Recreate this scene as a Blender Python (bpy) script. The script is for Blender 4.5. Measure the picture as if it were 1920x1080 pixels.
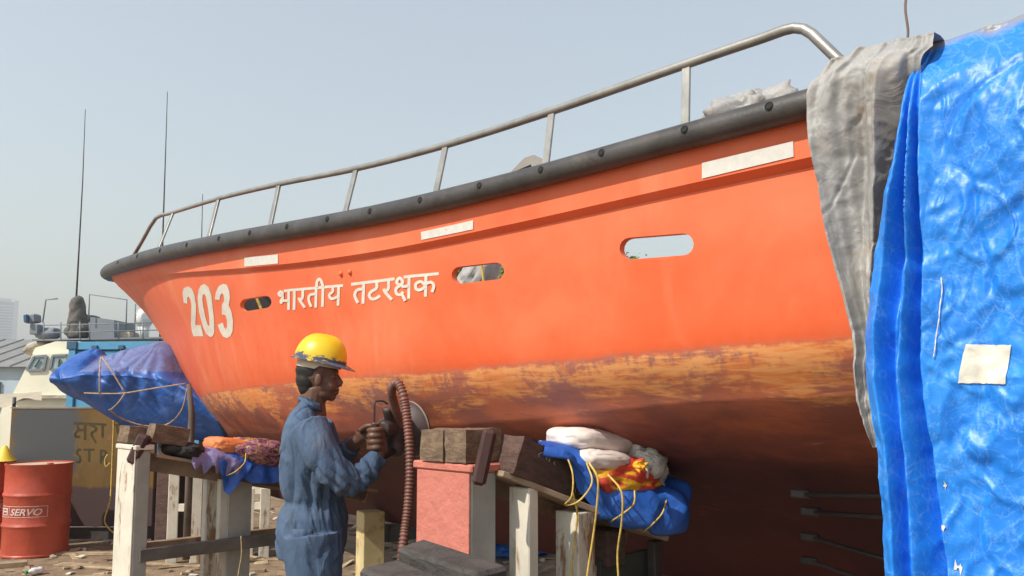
import bpy, bmesh, math, random
from mathutils import Vector, Matrix, noise, geometry
random.seed(7)
RAD = math.radians
scene = bpy.context.scene
for o in list(bpy.data.objects):
    bpy.data.objects.remove(o)

# ------------------------------------------------------------------ camera
CAM_Z, PITCH, FOCAL, SHIFT = 1.5, RAD(5.5), 1500.0, 0.0342
cam_data = bpy.data.cameras.new('camera')
cam_data.sensor_width = 36.0
cam_data.lens = FOCAL/1920*36.0
cam_data.shift_y = SHIFT
cam_data.clip_start = 0.05
cam_data.clip_end = 6000
cam = bpy.data.objects.new('camera', cam_data)
scene.collection.objects.link(cam)
cam.location = (0, 0, CAM_Z)
cam.rotation_euler = (math.pi/2+PITCH, 0, 0)
scene.camera = cam

# ------------------------------------------------------------------ sky, sun, exposure
SUN_TO = Vector((-0.79, -0.60, 1.0)).normalized()       # towards the sun
SUN_EL = math.asin(SUN_TO.z)
world = bpy.data.worlds.new('World')
scene.world = world
world.use_nodes = True
wn = world.node_tree
wn.nodes.clear()
sky = wn.nodes.new('ShaderNodeTexSky')
sky.sky_type = 'NISHITA'
sky.sun_disc = False
sky.sun_elevation = SUN_EL
sky.sun_rotation = math.atan2(SUN_TO.x, SUN_TO.y)
sky.altitude = 0
sky.air_density = 1.6
sky.dust_density = 0.8
sky.ozone_density = 1.6
bg = wn.nodes.new('ShaderNodeBackground')
bg.inputs['Strength'].default_value = 0.125
wo = wn.nodes.new('ShaderNodeOutputWorld')
veil = wn.nodes.new('ShaderNodeMix')                        # pale dust haze over the whole sky
veil.data_type = 'RGBA'
veil.blend_type = 'ADD'
veil.inputs[0].default_value = 1.0
veil.inputs[7].default_value = (1.75, 1.52, 1.10, 1)
wn.links.new(sky.outputs[0], veil.inputs[6])
wn.links.new(veil.outputs[2], bg.inputs['Color'])
wn.links.new(bg.outputs[0], wo.inputs['Surface'])

sun_data = bpy.data.lights.new('sun', 'SUN')
sun_data.energy = 4.6
sun_data.angle = RAD(0.6)
sun_data.color = (1.0, 0.93, 0.82)
sun = bpy.data.objects.new('sun', sun_data)
scene.collection.objects.link(sun)
sun.rotation_euler = (-SUN_TO).to_track_quat('-Z', 'Y').to_euler()
sun.location = (-20, -12, 25)

scene.view_settings.view_transform = 'Standard'
scene.view_settings.look = 'None'
scene.view_settings.gamma = 1.0
scene.view_settings.exposure = 0.25
scene.cycles.use_denoising = True
scene.cycles.max_bounces = 8

# ------------------------------------------------------------------ helpers
COL = scene.collection
def place(u, v, depth):
    """world point on the sight line of photo pixel (u, v) at ground distance depth"""
    a = (540+1920*SHIFT-v)/FOCAL
    d = Vector(((u-960)/FOCAL, math.cos(PITCH)-math.sin(PITCH)*a, math.sin(PITCH)+math.cos(PITCH)*a))
    return Vector((0, 0, CAM_Z))+d*(depth/d.y)

def tag(o, label=None, cat=None, group=None, kind=None):
    if label: o['label'] = label
    if cat: o['category'] = cat
    if group: o['group'] = group
    if kind: o['kind'] = kind
    return o

def empty(name, loc=(0, 0, 0), rz=0.0, label=None, cat=None, group=None):
    o = bpy.data.objects.new(name, None)
    o.empty_display_size = 0.1
    COL.objects.link(o)
    o.location = loc
    o.rotation_euler = (0, 0, rz)
    tag(o, label, cat, group)
    return o

def copy_tree(o, parent=None):
    c = o.copy()
    COL.objects.link(c)
    c.parent = parent
    for ch in list(o.children):
        copy_tree(ch, c)
    return c

class MB:
    """collects vertices and faces, then links them as one mesh object"""
    def __init__(s): s.v = []; s.f = []
    def add(s, vs, fs):
        b = len(s.v)
        s.v += [tuple(p) for p in vs]
        s.f += [tuple(i+b for i in f) for f in fs]
        return s
    def box(s, c, size, rot=None, bev=0.0, jit=0.0):
        bm = bmesh.new()
        bmesh.ops.create_cube(bm, size=1.0)
        for p in bm.verts:
            p.co = Vector((p.co.x*size[0], p.co.y*size[1], p.co.z*size[2]))
            if jit: p.co += Vector((random.uniform(-jit, jit), random.uniform(-jit, jit), random.uniform(-jit, jit)))
        if bev:
            bmesh.ops.bevel(bm, geom=bm.edges[:], offset=bev, segments=1, affect='EDGES', profile=0.5)
        M = Matrix.Translation(Vector(c))
        if rot is not None: M = M @ (rot.to_4x4() if isinstance(rot, Matrix) else Matrix.Rotation(rot, 4, 'Z'))
        bm.transform(M)
        bm.verts.index_update()
        s.add([p.co for p in bm.verts], [[q.index for q in f.verts] for f in bm.faces])
        bm.free()
        return s
    def bar(s, a, b, w, d, up=(0, 0, 1), bev=0.0):
        """box beam from a to b, w across, d along up"""
        a = Vector(a); b = Vector(b); x = (b-a); L = x.length; x.normalize()
        u = Vector(up); y = u.cross(x)
        if y.length < 1e-4: y = Vector((0, 1, 0)).cross(x)
        y.normalize(); z = x.cross(y)
        R = Matrix((x, y, z)).transposed()
        return s.box((a+b)/2, (L, w, d), R, bev)
    def tube(s, pts, r, n=10, cap=True, closed=False):
        pts = [Vector(p) for p in pts]
        N = len(pts)
        rs = r if isinstance(r, (list, tuple)) else [r]*N
        prev = None; rings = []
        for i, p in enumerate(pts):
            if closed: t = pts[(i+1) % N]-pts[i-1]
            else: t = pts[min(N-1, i+1)]-pts[max(0, i-1)]
            t.normalize()
            if prev is None:
                a = Vector((0, 0, 1)) if abs(t.z) < 0.9 else Vector((1, 0, 0))
                x = t.cross(a).normalized()
            else:
                x = (prev-t*prev.dot(t))
                x = x.normalized() if x.length > 1e-6 else t.orthogonal().normalized()
            prev = x; y = t.cross(x)
            rings.append([p+(x*math.cos(2*math.pi*k/n)+y*math.sin(2*math.pi*k/n))*rs[i] for k in range(n)])
        return s.rings(rings, cap, closed)
    def rings(s, rings, cap=True, closed=False):
        n = len(rings[0]); N = len(rings)
        vs = [p for r in rings for p in r]; fs = []
        for i in range(N if closed else N-1):
            j = (i+1) % N
            for k in range(n):
                fs.append((i*n+k, i*n+(k+1) % n, j*n+(k+1) % n, j*n+k))
        if cap and not closed:
            fs.append(tuple(range(n-1, -1, -1)))
            fs.append(tuple((N-1)*n+k for k in range(n)))
        return s.add(vs, fs)
    def grid(s, rows):
        m = len(rows[0]); fs = []
        for i in range(len(rows)-1):
            for k in range(m-1):
                fs.append((i*m+k, i*m+k+1, (i+1)*m+k+1, (i+1)*m+k))
        return s.add([p for r in rows for p in r], fs)
    def build(s, name, mat, parent=None, smooth=False, angle=None):
        me = bpy.data.meshes.new(name)
        me.from_pydata(s.v, [], s.f)
        bm = bmesh.new(); bm.from_mesh(me)
        bmesh.ops.recalc_face_normals(bm, faces=bm.faces[:])
        bm.to_mesh(me); bm.free()
        if smooth:
            me.polygons.foreach_set('use_smooth', [True]*len(me.polygons))
            if angle is not None: me.set_sharp_from_angle(angle=RAD(angle))
        if mat is not None:
            for m in (mat if isinstance(mat, (list, tuple)) else [mat]): me.materials.append(m)
        o = bpy.data.objects.new(name, me)
        COL.objects.link(o)
        if parent is not None: o.parent = parent
        return o

def spline(pts, n=6):
    P = [Vector(p) for p in pts]; out = []
    for i in range(len(P)-1):
        a = P[i-1] if i else P[0]*2-P[1]
        b, c = P[i], P[i+1]
        d = P[i+2] if i < len(P)-2 else P[-1]*2-P[-2]
        for k in range(n):
            t = k/n
            out.append(0.5*(2*b+(c-a)*t+(2*a-5*b+4*c-d)*t*t+(-a+3*b-3*c+d)*t**3))
    out.append(P[-1])
    return out

def fbm(p, sc=1.0, oct=4):
    return noise.fractal(Vector(p)*sc, 1.0, 2.0, oct)

# ------------------------------------------------------------------ materials
class NT:
    def __init__(s, name):
        s.m = bpy.data.materials.new(name); s.m.use_nodes = True
        s.t = s.m.node_tree; s.t.nodes.clear()
        s.out = s.t.nodes.new('ShaderNodeOutputMaterial')
        s.b = s.t.nodes.new('ShaderNodeBsdfPrincipled')
        s.t.links.new(s.b.outputs[0], s.out.inputs['Surface'])
        s.tc = s.t.nodes.new('ShaderNodeTexCoord')
    def n(s, kind, **kw):
        nd = s.t.nodes.new(kind)
        for k, v in kw.items(): setattr(nd, k, v)
        return nd
    def l(s, a, b): s.t.links.new(a, b)
    def val(s, sock, v):
        if hasattr(v, 'is_output'): s.l(v, sock)
        else: sock.default_value = v
    def math(s, op, a, b=0.0, c=0.0, clamp=False):
        nd = s.n('ShaderNodeMath', operation=op, use_clamp=clamp)
        s.val(nd.inputs[0], a); s.val(nd.inputs[1], b)
        if len(nd.inputs) > 2: s.val(nd.inputs[2], c)
        return nd.outputs[0]
    def coords(s, scale=(1, 1, 1), which='Object', loc=(0, 0, 0)):
        mp = s.n('ShaderNodeMapping')
        mp.inputs['Scale'].default_value = scale
        mp.inputs['Location'].default_value = loc
        s.l(s.tc.outputs[which], mp.inputs['Vector'])
        return mp.outputs[0]
    def noise(s, scale, detail=5, rough=0.6, vec=None, dist=0.0):
        nd = s.n('ShaderNodeTexNoise')
        nd.inputs['Scale'].default_value = scale
        nd.inputs['Detail'].default_value = detail
        nd.inputs['Roughness'].default_value = rough
        nd.inputs['Distortion'].default_value = dist
        s.l(vec if vec is not None else s.tc.outputs['Object'], nd.inputs['Vector'])
        return nd.outputs['Fac']
    def ramp(s, fac, lo, hi):
        nd = s.n('ShaderNodeMapRange', interpolation_type='SMOOTHSTEP')
        s.l(fac, nd.inputs['Value'])
        nd.inputs['From Min'].default_value = lo
        nd.inputs['From Max'].default_value = hi
        return nd.outputs[0]
    def mix(s, fac, a, b):
        nd = s.n('ShaderNodeMix', data_type='RGBA')
        s.val(nd.inputs[0], fac)
        for sock, v in ((nd.inputs[6], a), (nd.inputs[7], b)):
            if hasattr(v, 'is_output'): s.l(v, sock)
            else: sock.default_value = (*v[:3], 1)
        return nd.outputs[2]
    def bump(s, height, strength=0.3, dist=0.01, normal=None):
        nd = s.n('ShaderNodeBump')
        nd.inputs['Strength'].default_value = strength
        nd.inputs['Distance'].default_value = dist
        s.l(height, nd.inputs['Height'])
        if normal is not None: s.l(normal, nd.inputs['Normal'])
        s.l(nd.outputs[0], s.b.inputs['Normal'])
        return nd.outputs[0]
    def color(s, c): s.val(s.b.inputs['Base Color'], c if hasattr(c, 'is_output') else (*c[:3], 1))
    def rough(s, v): s.val(s.b.inputs['Roughness'], v)
    def metal(s, v): s.val(s.b.inputs['Metallic'], v)

def pbr(name, c, rough=0.6, metal=0.0, var=0.25, scale=4.0, bump=0.25, bscale=40.0, bdist=0.004,
        stain=None, stain_lo=0.55, stain_hi=0.7, stain_scale=6.0, spec=0.5, stain_vec=None):
    """plain surface with uneven tone, fine relief and optional stains of a second colour"""
    m = NT(name)
    n1 = m.noise(scale, 6, 0.65)
    n2 = m.noise(bscale, 4, 0.6)
    d = tuple(max(0, x*(1-var)) for x in c); b = tuple(min(1, x*(1+var)) for x in c)
    col = m.mix(m.ramp(n1, 0.3, 0.7), d, b)
    if stain:
        st = m.ramp(m.noise(stain_scale, 8, 0.7, m.coords(stain_vec) if stain_vec else None, dist=0.4), stain_lo, stain_hi)
        col = m.mix(st, col, stain)
        m.rough(m.math('ADD', m.math('MULTIPLY', st, 0.25), rough, clamp=True))
    else:
        m.rough(m.math('ADD', m.math('MULTIPLY', n1, 0.2), rough-0.1, clamp=True))
    m.color(col); m.metal(metal)
    m.b.inputs['Specular IOR Level'].default_value = spec
    if bump: m.bump(n2, bump, bdist)
    return m.m

M = {}
R2 = math.sqrt(0.5)
def bw(s, n, z):
    """boat-side frame: s along the keel line, n across it away from the camera"""
    return Vector((R2*(n-s), R2*(n+s), z))
AX, INB = Vector((-R2, R2, 0)), Vector((R2, R2, 0))        # towards the bow, towards the far side
def rel(mb, root):
    o = Vector(root.location)
    mb.v = [tuple(Vector(p)-o) for p in mb.v]
    return mb
def frame(x, y, z):
    return Matrix((Vector(x), Vector(y), Vector(z))).transposed()
# ---- hull form: longitudinal curves in boat coordinates (x forward, y to the near side, z up)
SA = -2.0
#            H     s0    p    q    s_end
CURVES = {
 'R': (1.90, 2.0, 2.2, 1.00, 12.40),
 'K': (1.89, 2.0, 2.15, 1.00, 12.20),
 'M': (1.86, 1.5, 2.1, 0.95, 10.70),
 'P': (1.84, 1.5, 2.1, 1.00, 9.45),
 'C': (1.73, 1.0, 2.0, 1.00, 8.75),
 'B': (0.88, 0.0, 2.0, 1.00, 8.35),
 'L': (0.05, 0.0, 8.0, 1.00, 8.15),
}
ORDER = ['R', 'K', 'M', 'P', 'C', 'B', 'L']
def lerp_table(tab, x):
    # Catmull-Rom through (x, y) knots
    n = len(tab)
    if x <= tab[0][0]: return tab[0][1]
    if x >= tab[-1][0]: return tab[-1][1]
    i = 0
    while tab[i+1][0] < x: i += 1
    x0, y0 = tab[i]; x1, y1 = tab[i+1]
    d = x1-x0
    m0 = (y1-tab[i-1][1])/(x1-tab[i-1][0]) if i > 0 else (y1-y0)/d
    m1 = (tab[i+2][1]-y0)/(tab[i+2][0]-x0) if i < n-2 else (y1-y0)/d
    t = (x-x0)/d
    return ((2*t**3-3*t*t+1)*y0+(t**3-2*t*t+t)*d*m0+(-2*t**3+3*t*t)*y1+(t**3-t*t)*d*m1)
def half_breadth(c, s):
    H, s0, p, q, se = CURVES[c]
    x = min(1.0, max(0.0, (s-s0)/(se-s0)))
    return max(0.02, H*(1-x**p)**q)
def curve_pt(c, tau):
    se = CURVES[c][4]
    s = SA+tau*(se-SA)
    return (s, half_breadth(c, s), lerp_table(ZT[c], s))
def cat(a, b, c, d, t):
    return tuple(0.5*(2*b[k]+(c[k]-a[k])*t+(2*a[k]-5*b[k]+4*c[k]-d[k])*t*t+(-a[k]+3*b[k]-3*c[k]+d[k])*t**3) for k in range(3))
def surf(tau, w):
    # w: 0 rail .. 1 knuckle .. 2 mid .. 3 paint line .. 4 chine .. 5 bottom .. 6 keel
    P = [curve_pt(c, tau) for c in ORDER]
    if w <= 1.0:
        return tuple(P[0][k]+(P[1][k]-P[0][k])*w for k in range(3))
    Kin = (P[1][0], max(0.015, P[1][1]-0.03*min(1, P[1][1]/0.4)), P[1][2]-0.02)
    if w <= 4.0:
        Q = [Kin, P[2], P[3], P[4]]
        i = min(2, int(w-1)); t = w-1-i
        a = Q[i-1] if i > 0 else tuple(2*Q[0][k]-Q[1][k] for k in range(3))
        d = Q[i+2] if i < 2 else tuple(2*Q[3][k]-Q[2][k] for k in range(3))
        return cat(a, Q[i], Q[i+1], d, t)
    Q = [P[4], P[5], P[6]]
    i = min(1, int(w-4)); t = w-4-i
    a = Q[i-1] if i > 0 else tuple(2*Q[0][k]-Q[1][k] for k in range(3))
    d = Q[i+2] if i < 1 else tuple(2*Q[2][k]-Q[1][k] for k in range(3))
    return cat(a, Q[i], Q[i+1], d, t)
ZT = {
 'R': [(-2,2.34),(1.4,2.347),(2.2,2.348),(3,2.372),(3.8,2.425),(4.6,2.492),(5.4,2.559),(6.2,2.63),(7,2.70),(7.8,2.77),(8.6,2.85),(9.4,2.94),(10.2,3.03),(11,3.13),(11.8,3.23),(12.65,3.33)],
 'K': [(-2,2.2),(1.4,2.2),(2.2,2.196),(3,2.207),(3.8,2.249),(4.6,2.315),(5.4,2.395),(6.2,2.479),(7,2.556),(7.8,2.636),(8.6,2.724),(9.4,2.823),(10.2,2.92),(11,3.03),(11.8,3.14),(12.4,3.21)],
 'M': [(-2,1.98),(2.2,1.94),(3.8,1.95),(5.4,2.02),(7,2.14),(8.6,2.30),(10.7,2.515)],
 'P': [(-2,1.74),(1.4,1.669),(2.2,1.642),(3,1.625),(3.8,1.614),(4.6,1.595),(5.4,1.562),(6.2,1.54),(7.5,1.535),(9.45,1.56)],
 'C': [(-2,1.6),(1.4,1.49),(2.2,1.42),(3,1.362),(3.8,1.311),(4.6,1.266),(5.4,1.242),(6.2,1.22),(7,1.18),(7.8,1.10),(8.75,1.0)],
 'B': [(-2,1.05),(2.2,0.98),(5.4,0.90),(7,0.85),(8.35,0.71)],
 'L': [(-2,0.45),(2.6,0.47),(6,0.5),(7.4,0.53),(8.15,0.6)],
}
LETTERS = [[[((0.46233,1.4814),(0.4595,1.4302)),((0.45508,1.4789),(0.4523,1.4274))],[((0.45726,1.4552),(0.45497,1.4608)),((0.47966,1.8092),(0.47714,1.8143))],[((0.46265,1.4303),(0.46344,1.4722)),((0.46407,1.4412),(0.46494,1.4835)),((0.46564,1.4524),(0.46643,1.4941)),((0.46741,1.4665),(0.46746,1.5019)),((0.46953,1.4901),(0.46742,1.5006)),((0.47095,1.5177),(0.46725,1.4986)),((0.47142,1.5377),(0.46741,1.5063)),((0.47145,1.5531),(0.46744,1.5141)),((0.47081,1.5647),(0.46763,1.5148)),((0.46879,1.5561),(0.46809,1.5156)),((0.46722,1.5423),(0.46723,1.5074)),((0.4665,1.5353),(0.46574,1.4942)),((0.46769,1.5297),(0.46374,1.4976)),((0.46776,1.528),(0.46478,1.5236)),((0.46874,1.5449),(0.46613,1.5475)),((0.47,1.5647),(0.46771,1.5726)),((0.47097,1.5787),(0.4694,1.5965)),((0.47165,1.5859),(0.47122,1.6164)),((0.47272,1.5952),(0.47281,1.6303)),((0.47424,1.6081),(0.47384,1.6389)),((0.47604,1.6276),(0.47422,1.6427)),((0.47745,1.6494),(0.47441,1.6461)),((0.47827,1.6669),(0.47479,1.6545)),((0.47885,1.6807),(0.47529,1.667)),((0.47938,1.6929),(0.47588,1.6806))],[((0.47514,1.6543),(0.47193,1.6059)),((0.46983,1.6689),(0.46668,1.6205))],[((0.46499,1.4652),(0.46112,1.4375)),((0.46521,1.4754),(0.46134,1.447)),((0.46539,1.4845),(0.46153,1.4569)),((0.46556,1.4913),(0.46187,1.4701)),((0.46574,1.4963),(0.46254,1.487)),((0.46611,1.5029),(0.46348,1.5047)),((0.46676,1.5132),(0.46449,1.5206)),((0.46766,1.5263),(0.46541,1.5344)),((0.46855,1.54),(0.46625,1.5474))]],[[((0.45513,1.4789),(0.45225,1.4274)),((0.44997,1.4819),(0.44713,1.4303))],[((0.45157,1.455),(0.44942,1.4617)),((0.47448,1.8188),(0.47209,1.8249))]],[[((0.44996,1.4819),(0.44715,1.4303)),((0.44136,1.4852),(0.43863,1.4336))],[((0.44411,1.4611),(0.44204,1.4674)),((0.44648,1.5013),(0.44435,1.507)),((0.44885,1.5418),(0.44673,1.5481)),((0.45103,1.5778),(0.44907,1.5869)),((0.45277,1.6042),(0.45126,1.6202)),((0.45389,1.6183),(0.45327,1.6456)),((0.45475,1.6265),(0.45498,1.6624)),((0.45587,1.6357),(0.45623,1.6728)),((0.45719,1.6477),(0.45739,1.6833))],[((0.45698,1.6182),(0.45384,1.606)),((0.45752,1.6312),(0.45442,1.62)),((0.45808,1.6441),(0.45494,1.6319)),((0.45874,1.6609),(0.45541,1.6441)),((0.45946,1.683),(0.456,1.6621)),((0.46024,1.7116),(0.45673,1.6889)),((0.46107,1.745),(0.45755,1.7215)),((0.46189,1.7798),(0.45838,1.7565)),((0.46269,1.8132),(0.4592,1.7903))]],[[((0.44136,1.4852),(0.43863,1.4336)),((0.43029,1.4916),(0.42765,1.4396))],[((0.43249,1.4672),(0.43062,1.4747)),((0.45321,1.8199),(0.45115,1.8268))],[((0.43653,1.5498),(0.43902,1.5997)),((0.43774,1.5503),(0.44028,1.6004)),((0.43901,1.5504),(0.44154,1.6006)),((0.44041,1.5521),(0.44264,1.6016)),((0.44198,1.5586),(0.44352,1.605)),((0.44367,1.5714),(0.44419,1.6101)),((0.44531,1.5883),(0.44487,1.6172)),((0.4468,1.6068),(0.44564,1.627)),((0.4482,1.6268),(0.44647,1.6388)),((0.44953,1.6484),(0.44732,1.6528)),((0.45076,1.6713),(0.44821,1.6694)),((0.45188,1.6942),(0.44915,1.6887)),((0.45292,1.7168),(0.45004,1.7083)),((0.4539,1.7401),(0.45087,1.7282)),((0.45477,1.7632),(0.45167,1.7494)),((0.45559,1.7858),(0.45246,1.7715)),((0.45638,1.8076),(0.45328,1.7938))]],[[((0.43029,1.4916),(0.42765,1.4396)),((0.42518,1.495),(0.42259,1.443))],[((0.4267,1.4676),(0.42492,1.4755)),((0.44702,1.8204),(0.44506,1.8275))],[((0.42942,1.4609),(0.43125,1.453)),((0.42783,1.4328),(0.42967,1.4251)),((0.42625,1.4042),(0.42805,1.3958)),((0.42481,1.3786),(0.42635,1.3661)),((0.42361,1.3591),(0.42466,1.3387)),((0.4225,1.3433),(0.42294,1.3142)),((0.4214,1.3294),(0.42127,1.2929)),((0.4207,1.3217),(0.41966,1.2755)),((0.42079,1.3214),(0.41812,1.2668)),((0.42094,1.3206),(0.41757,1.2784)),((0.42106,1.3282),(0.41783,1.2977)),((0.42145,1.3432),(0.41838,1.3195)),((0.42199,1.3605),(0.41911,1.3431)),((0.42273,1.3806),(0.42007,1.3692)),((0.42377,1.4057),(0.42124,1.3977)),((0.42497,1.4335),(0.42244,1.4259)),((0.42612,1.4607),(0.42357,1.4528))]],[[((0.42518,1.495),(0.42258,1.443)),((0.41179,1.5085),(0.40931,1.4567))],[((0.41526,1.4904),(0.41363,1.4989)),((0.43428,1.834),(0.43247,1.8417))],[((0.42025,1.4951),(0.41812,1.4947)),((0.42121,1.5152),(0.419,1.5133)),((0.42206,1.5341),(0.41992,1.5336)),((0.42274,1.5477),(0.42113,1.5576)),((0.42323,1.5559),(0.42286,1.5846)),((0.42414,1.5653),(0.42482,1.6056)),((0.42567,1.578),(0.42662,1.6205)),((0.42752,1.5936),(0.42804,1.6324)),((0.42959,1.6176),(0.42859,1.638)),((0.43128,1.6484),(0.42883,1.6433)),((0.43225,1.6746),(0.42931,1.6566)),((0.43282,1.697),(0.42966,1.6705)),((0.43301,1.7148),(0.42977,1.6782)),((0.43263,1.7258),(0.4297,1.6797)),((0.43182,1.7286),(0.42942,1.6803)),((0.43088,1.7271),(0.42884,1.6794)),((0.42987,1.7238),(0.42807,1.6767)),((0.42867,1.718),(0.42717,1.6723)),((0.42736,1.7098),(0.42603,1.665)),((0.42604,1.7009),(0.42474,1.6563)),((0.4248,1.6929),(0.42346,1.6479))]],[[((0.40595,1.513),(0.40331,1.455)),((0.39517,1.5156),(0.39263,1.4574))],[((0.39727,1.4987),(0.39568,1.509)),((0.41592,1.8585),(0.41415,1.8675))],[((0.40023,1.5688),(0.4026,1.6248)),((0.40142,1.5705),(0.40384,1.6265)),((0.40267,1.5714),(0.40505,1.6273)),((0.40405,1.5744),(0.40615,1.6295)),((0.40567,1.5837),(0.40704,1.6343)),((0.40746,1.6012),(0.40788,1.6425)),((0.40919,1.623),(0.40885,1.6549)),((0.41076,1.646),(0.40988,1.6699)),((0.41216,1.6685),(0.41078,1.6845)),((0.4134,1.6915),(0.41144,1.6969)),((0.41444,1.714),(0.41202,1.7097)),((0.41528,1.7351),(0.41265,1.7255)),((0.41607,1.7564),(0.41331,1.7435)),((0.41684,1.7794),(0.41396,1.7628)),((0.41756,1.803),(0.41461,1.7842)),((0.41821,1.8259),(0.41525,1.8069)),((0.41885,1.8481),(0.41591,1.8295))]],[[((0.39519,1.5156),(0.39261,1.4574)),((0.38547,1.5237),(0.38298,1.4656))],[((0.38879,1.5078),(0.38711,1.5141)),((0.39022,1.5384),(0.38845,1.5433)),((0.39155,1.5682),(0.38985,1.5744)),((0.39268,1.5913),(0.39147,1.6078)),((0.39348,1.6051),(0.39348,1.6408)),((0.39442,1.6152),(0.39554,1.6636)),((0.3958,1.6253),(0.39734,1.6769)),((0.3974,1.6358),(0.39886,1.6868)),((0.39906,1.6497),(0.40002,1.6962)),((0.4006,1.6664),(0.40098,1.7068)),((0.402,1.6838),(0.40187,1.7177)),((0.40338,1.7038),(0.40251,1.727)),((0.4047,1.7272),(0.40292,1.7341)),((0.40579,1.7524),(0.40332,1.7437)),((0.40658,1.7767),(0.40376,1.7572)),((0.40711,1.7991),(0.40406,1.7697)),((0.40726,1.8174),(0.40413,1.7768)),((0.40691,1.8291),(0.40403,1.7802)),((0.40625,1.8345),(0.40371,1.7829)),((0.40535,1.8354),(0.40316,1.7834)),((0.40426,1.8328),(0.40245,1.7815)),((0.40292,1.8252),(0.40149,1.7761)),((0.40143,1.8143),(0.40022,1.7665)),((0.39995,1.8025),(0.39875,1.7547)),((0.39856,1.7916),(0.39732,1.7434))]],[[((0.38544,1.5237),(0.383,1.4656)),((0.37709,1.5261),(0.37472,1.4681))],[((0.3812,1.5119),(0.37967,1.5197)),((0.38295,1.5497),(0.38137,1.5569)),((0.38469,1.5878),(0.38312,1.5954)),((0.38625,1.6208),(0.38488,1.6328)),((0.38748,1.6445),(0.38662,1.6662)),((0.38832,1.6575),(0.3883,1.6925)),((0.38909,1.6668),(0.38971,1.7097)),((0.39008,1.6771),(0.39079,1.721)),((0.39121,1.6899),(0.3918,1.7324))],[((0.39103,1.657),(0.3887,1.6476)),((0.39153,1.671),(0.38927,1.6635)),((0.3921,1.6854),(0.38977,1.6761)),((0.39279,1.7059),(0.39017,1.6878)),((0.39348,1.732),(0.39067,1.7069)),((0.39416,1.7648),(0.39131,1.7371)),((0.39486,1.8029),(0.392,1.7742)),((0.39553,1.8426),(0.39269,1.814)),((0.39615,1.88),(0.39333,1.8522))]],[[((0.37135,1.5208),(0.36899,1.4628)),((0.36669,1.5261),(0.36437,1.4684))],[((0.36822,1.5037),(0.3669,1.5137)),((0.38583,1.887),(0.38434,1.8954))],[((0.37755,1.6182),(0.38042,1.6537)),((0.37732,1.6005),(0.38021,1.6375)),((0.37715,1.584),(0.38003,1.6199)),((0.37698,1.5728),(0.37962,1.5967)),((0.37697,1.5715),(0.37844,1.5631)),((0.37636,1.5611),(0.37668,1.5309)),((0.3751,1.5418),(0.37482,1.5022)),((0.37396,1.5268),(0.37299,1.4783)),((0.37382,1.5241),(0.37136,1.4662)),((0.37394,1.526),(0.37103,1.4846)),((0.37422,1.5425),(0.37149,1.5126)),((0.37475,1.5635),(0.37227,1.544)),((0.37514,1.5758),(0.37334,1.5757)),((0.3753,1.5786),(0.3748,1.6055)),((0.37587,1.587),(0.37619,1.6265)),((0.37681,1.5989),(0.37745,1.6423)),((0.37782,1.6108),(0.37872,1.6574)),((0.3789,1.6216),(0.38013,1.6713)),((0.38023,1.6327),(0.38151,1.6827)),((0.38179,1.6471),(0.38266,1.6928)),((0.38358,1.6695),(0.38336,1.7012)),((0.3853,1.7),(0.38403,1.7136)),((0.38674,1.7313),(0.38492,1.733)),((0.38791,1.761),(0.38566,1.752)),((0.38872,1.7884),(0.38598,1.7623)),((0.38888,1.8092),(0.38601,1.7671)),((0.38853,1.8218),(0.38583,1.7731)),((0.38788,1.8283),(0.38548,1.7768)),((0.38695,1.8285),(0.3852,1.7774)),((0.38568,1.8183),(0.38497,1.7753)),((0.38445,1.8029),(0.38432,1.7668)),((0.3834,1.7883),(0.38333,1.753)),((0.38246,1.7756),(0.38231,1.7392))],[((0.3802,1.6917),(0.37788,1.6368)),((0.37615,1.6974),(0.37387,1.6427))],[((0.38573,1.7977),(0.3833,1.7818)),((0.38937,1.9246),(0.38695,1.9091))]],[[((0.36671,1.5261),(0.36435,1.4684)),((0.353,1.5598),(0.35081,1.5036))],[((0.35945,1.5255),(0.35822,1.5358)),((0.37596,1.8955),(0.37457,1.9041))],[((0.36529,1.6868),(0.3679,1.7193)),((0.36497,1.6663),(0.36758,1.6981)),((0.36457,1.6433),(0.36721,1.6762)),((0.36427,1.6195),(0.367,1.6605)),((0.36445,1.6018),(0.36704,1.654)),((0.3653,1.5973),(0.36744,1.6526)),((0.36651,1.6016),(0.36823,1.6555)),((0.36793,1.6126),(0.36914,1.6623)),((0.36952,1.6313),(0.36975,1.6691)),((0.37117,1.6595),(0.37033,1.6793)),((0.37267,1.6909),(0.37123,1.6982)),((0.37393,1.7218),(0.37203,1.7179)),((0.37486,1.7501),(0.3724,1.7291)),((0.3752,1.7727),(0.37247,1.734)),((0.37505,1.7877),(0.3724,1.7403)),((0.37452,1.7962),(0.37214,1.7448)),((0.37365,1.7982),(0.37175,1.7461)),((0.37243,1.7915),(0.37105,1.742)),((0.37103,1.7793),(0.36991,1.7318)),((0.36962,1.7656),(0.36853,1.7182)),((0.36832,1.7535),(0.36718,1.7055))],[((0.36593,1.7048),(0.36422,1.6518)),((0.36494,1.6995),(0.36328,1.6466)),((0.36393,1.6933),(0.36222,1.64)),((0.36322,1.69),(0.36117,1.6356)),((0.36296,1.6909),(0.36043,1.6401)),((0.36293,1.6966),(0.36028,1.6563)),((0.36306,1.7079),(0.36056,1.6788)),((0.36338,1.7214),(0.36122,1.7064)),((0.36381,1.7341),(0.36231,1.738)),((0.36459,1.7506),(0.36378,1.7698)),((0.36591,1.7747),(0.36541,1.7997)),((0.36751,1.8023),(0.36702,1.8278)),((0.36907,1.8299),(0.36852,1.8543))]]]
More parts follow.
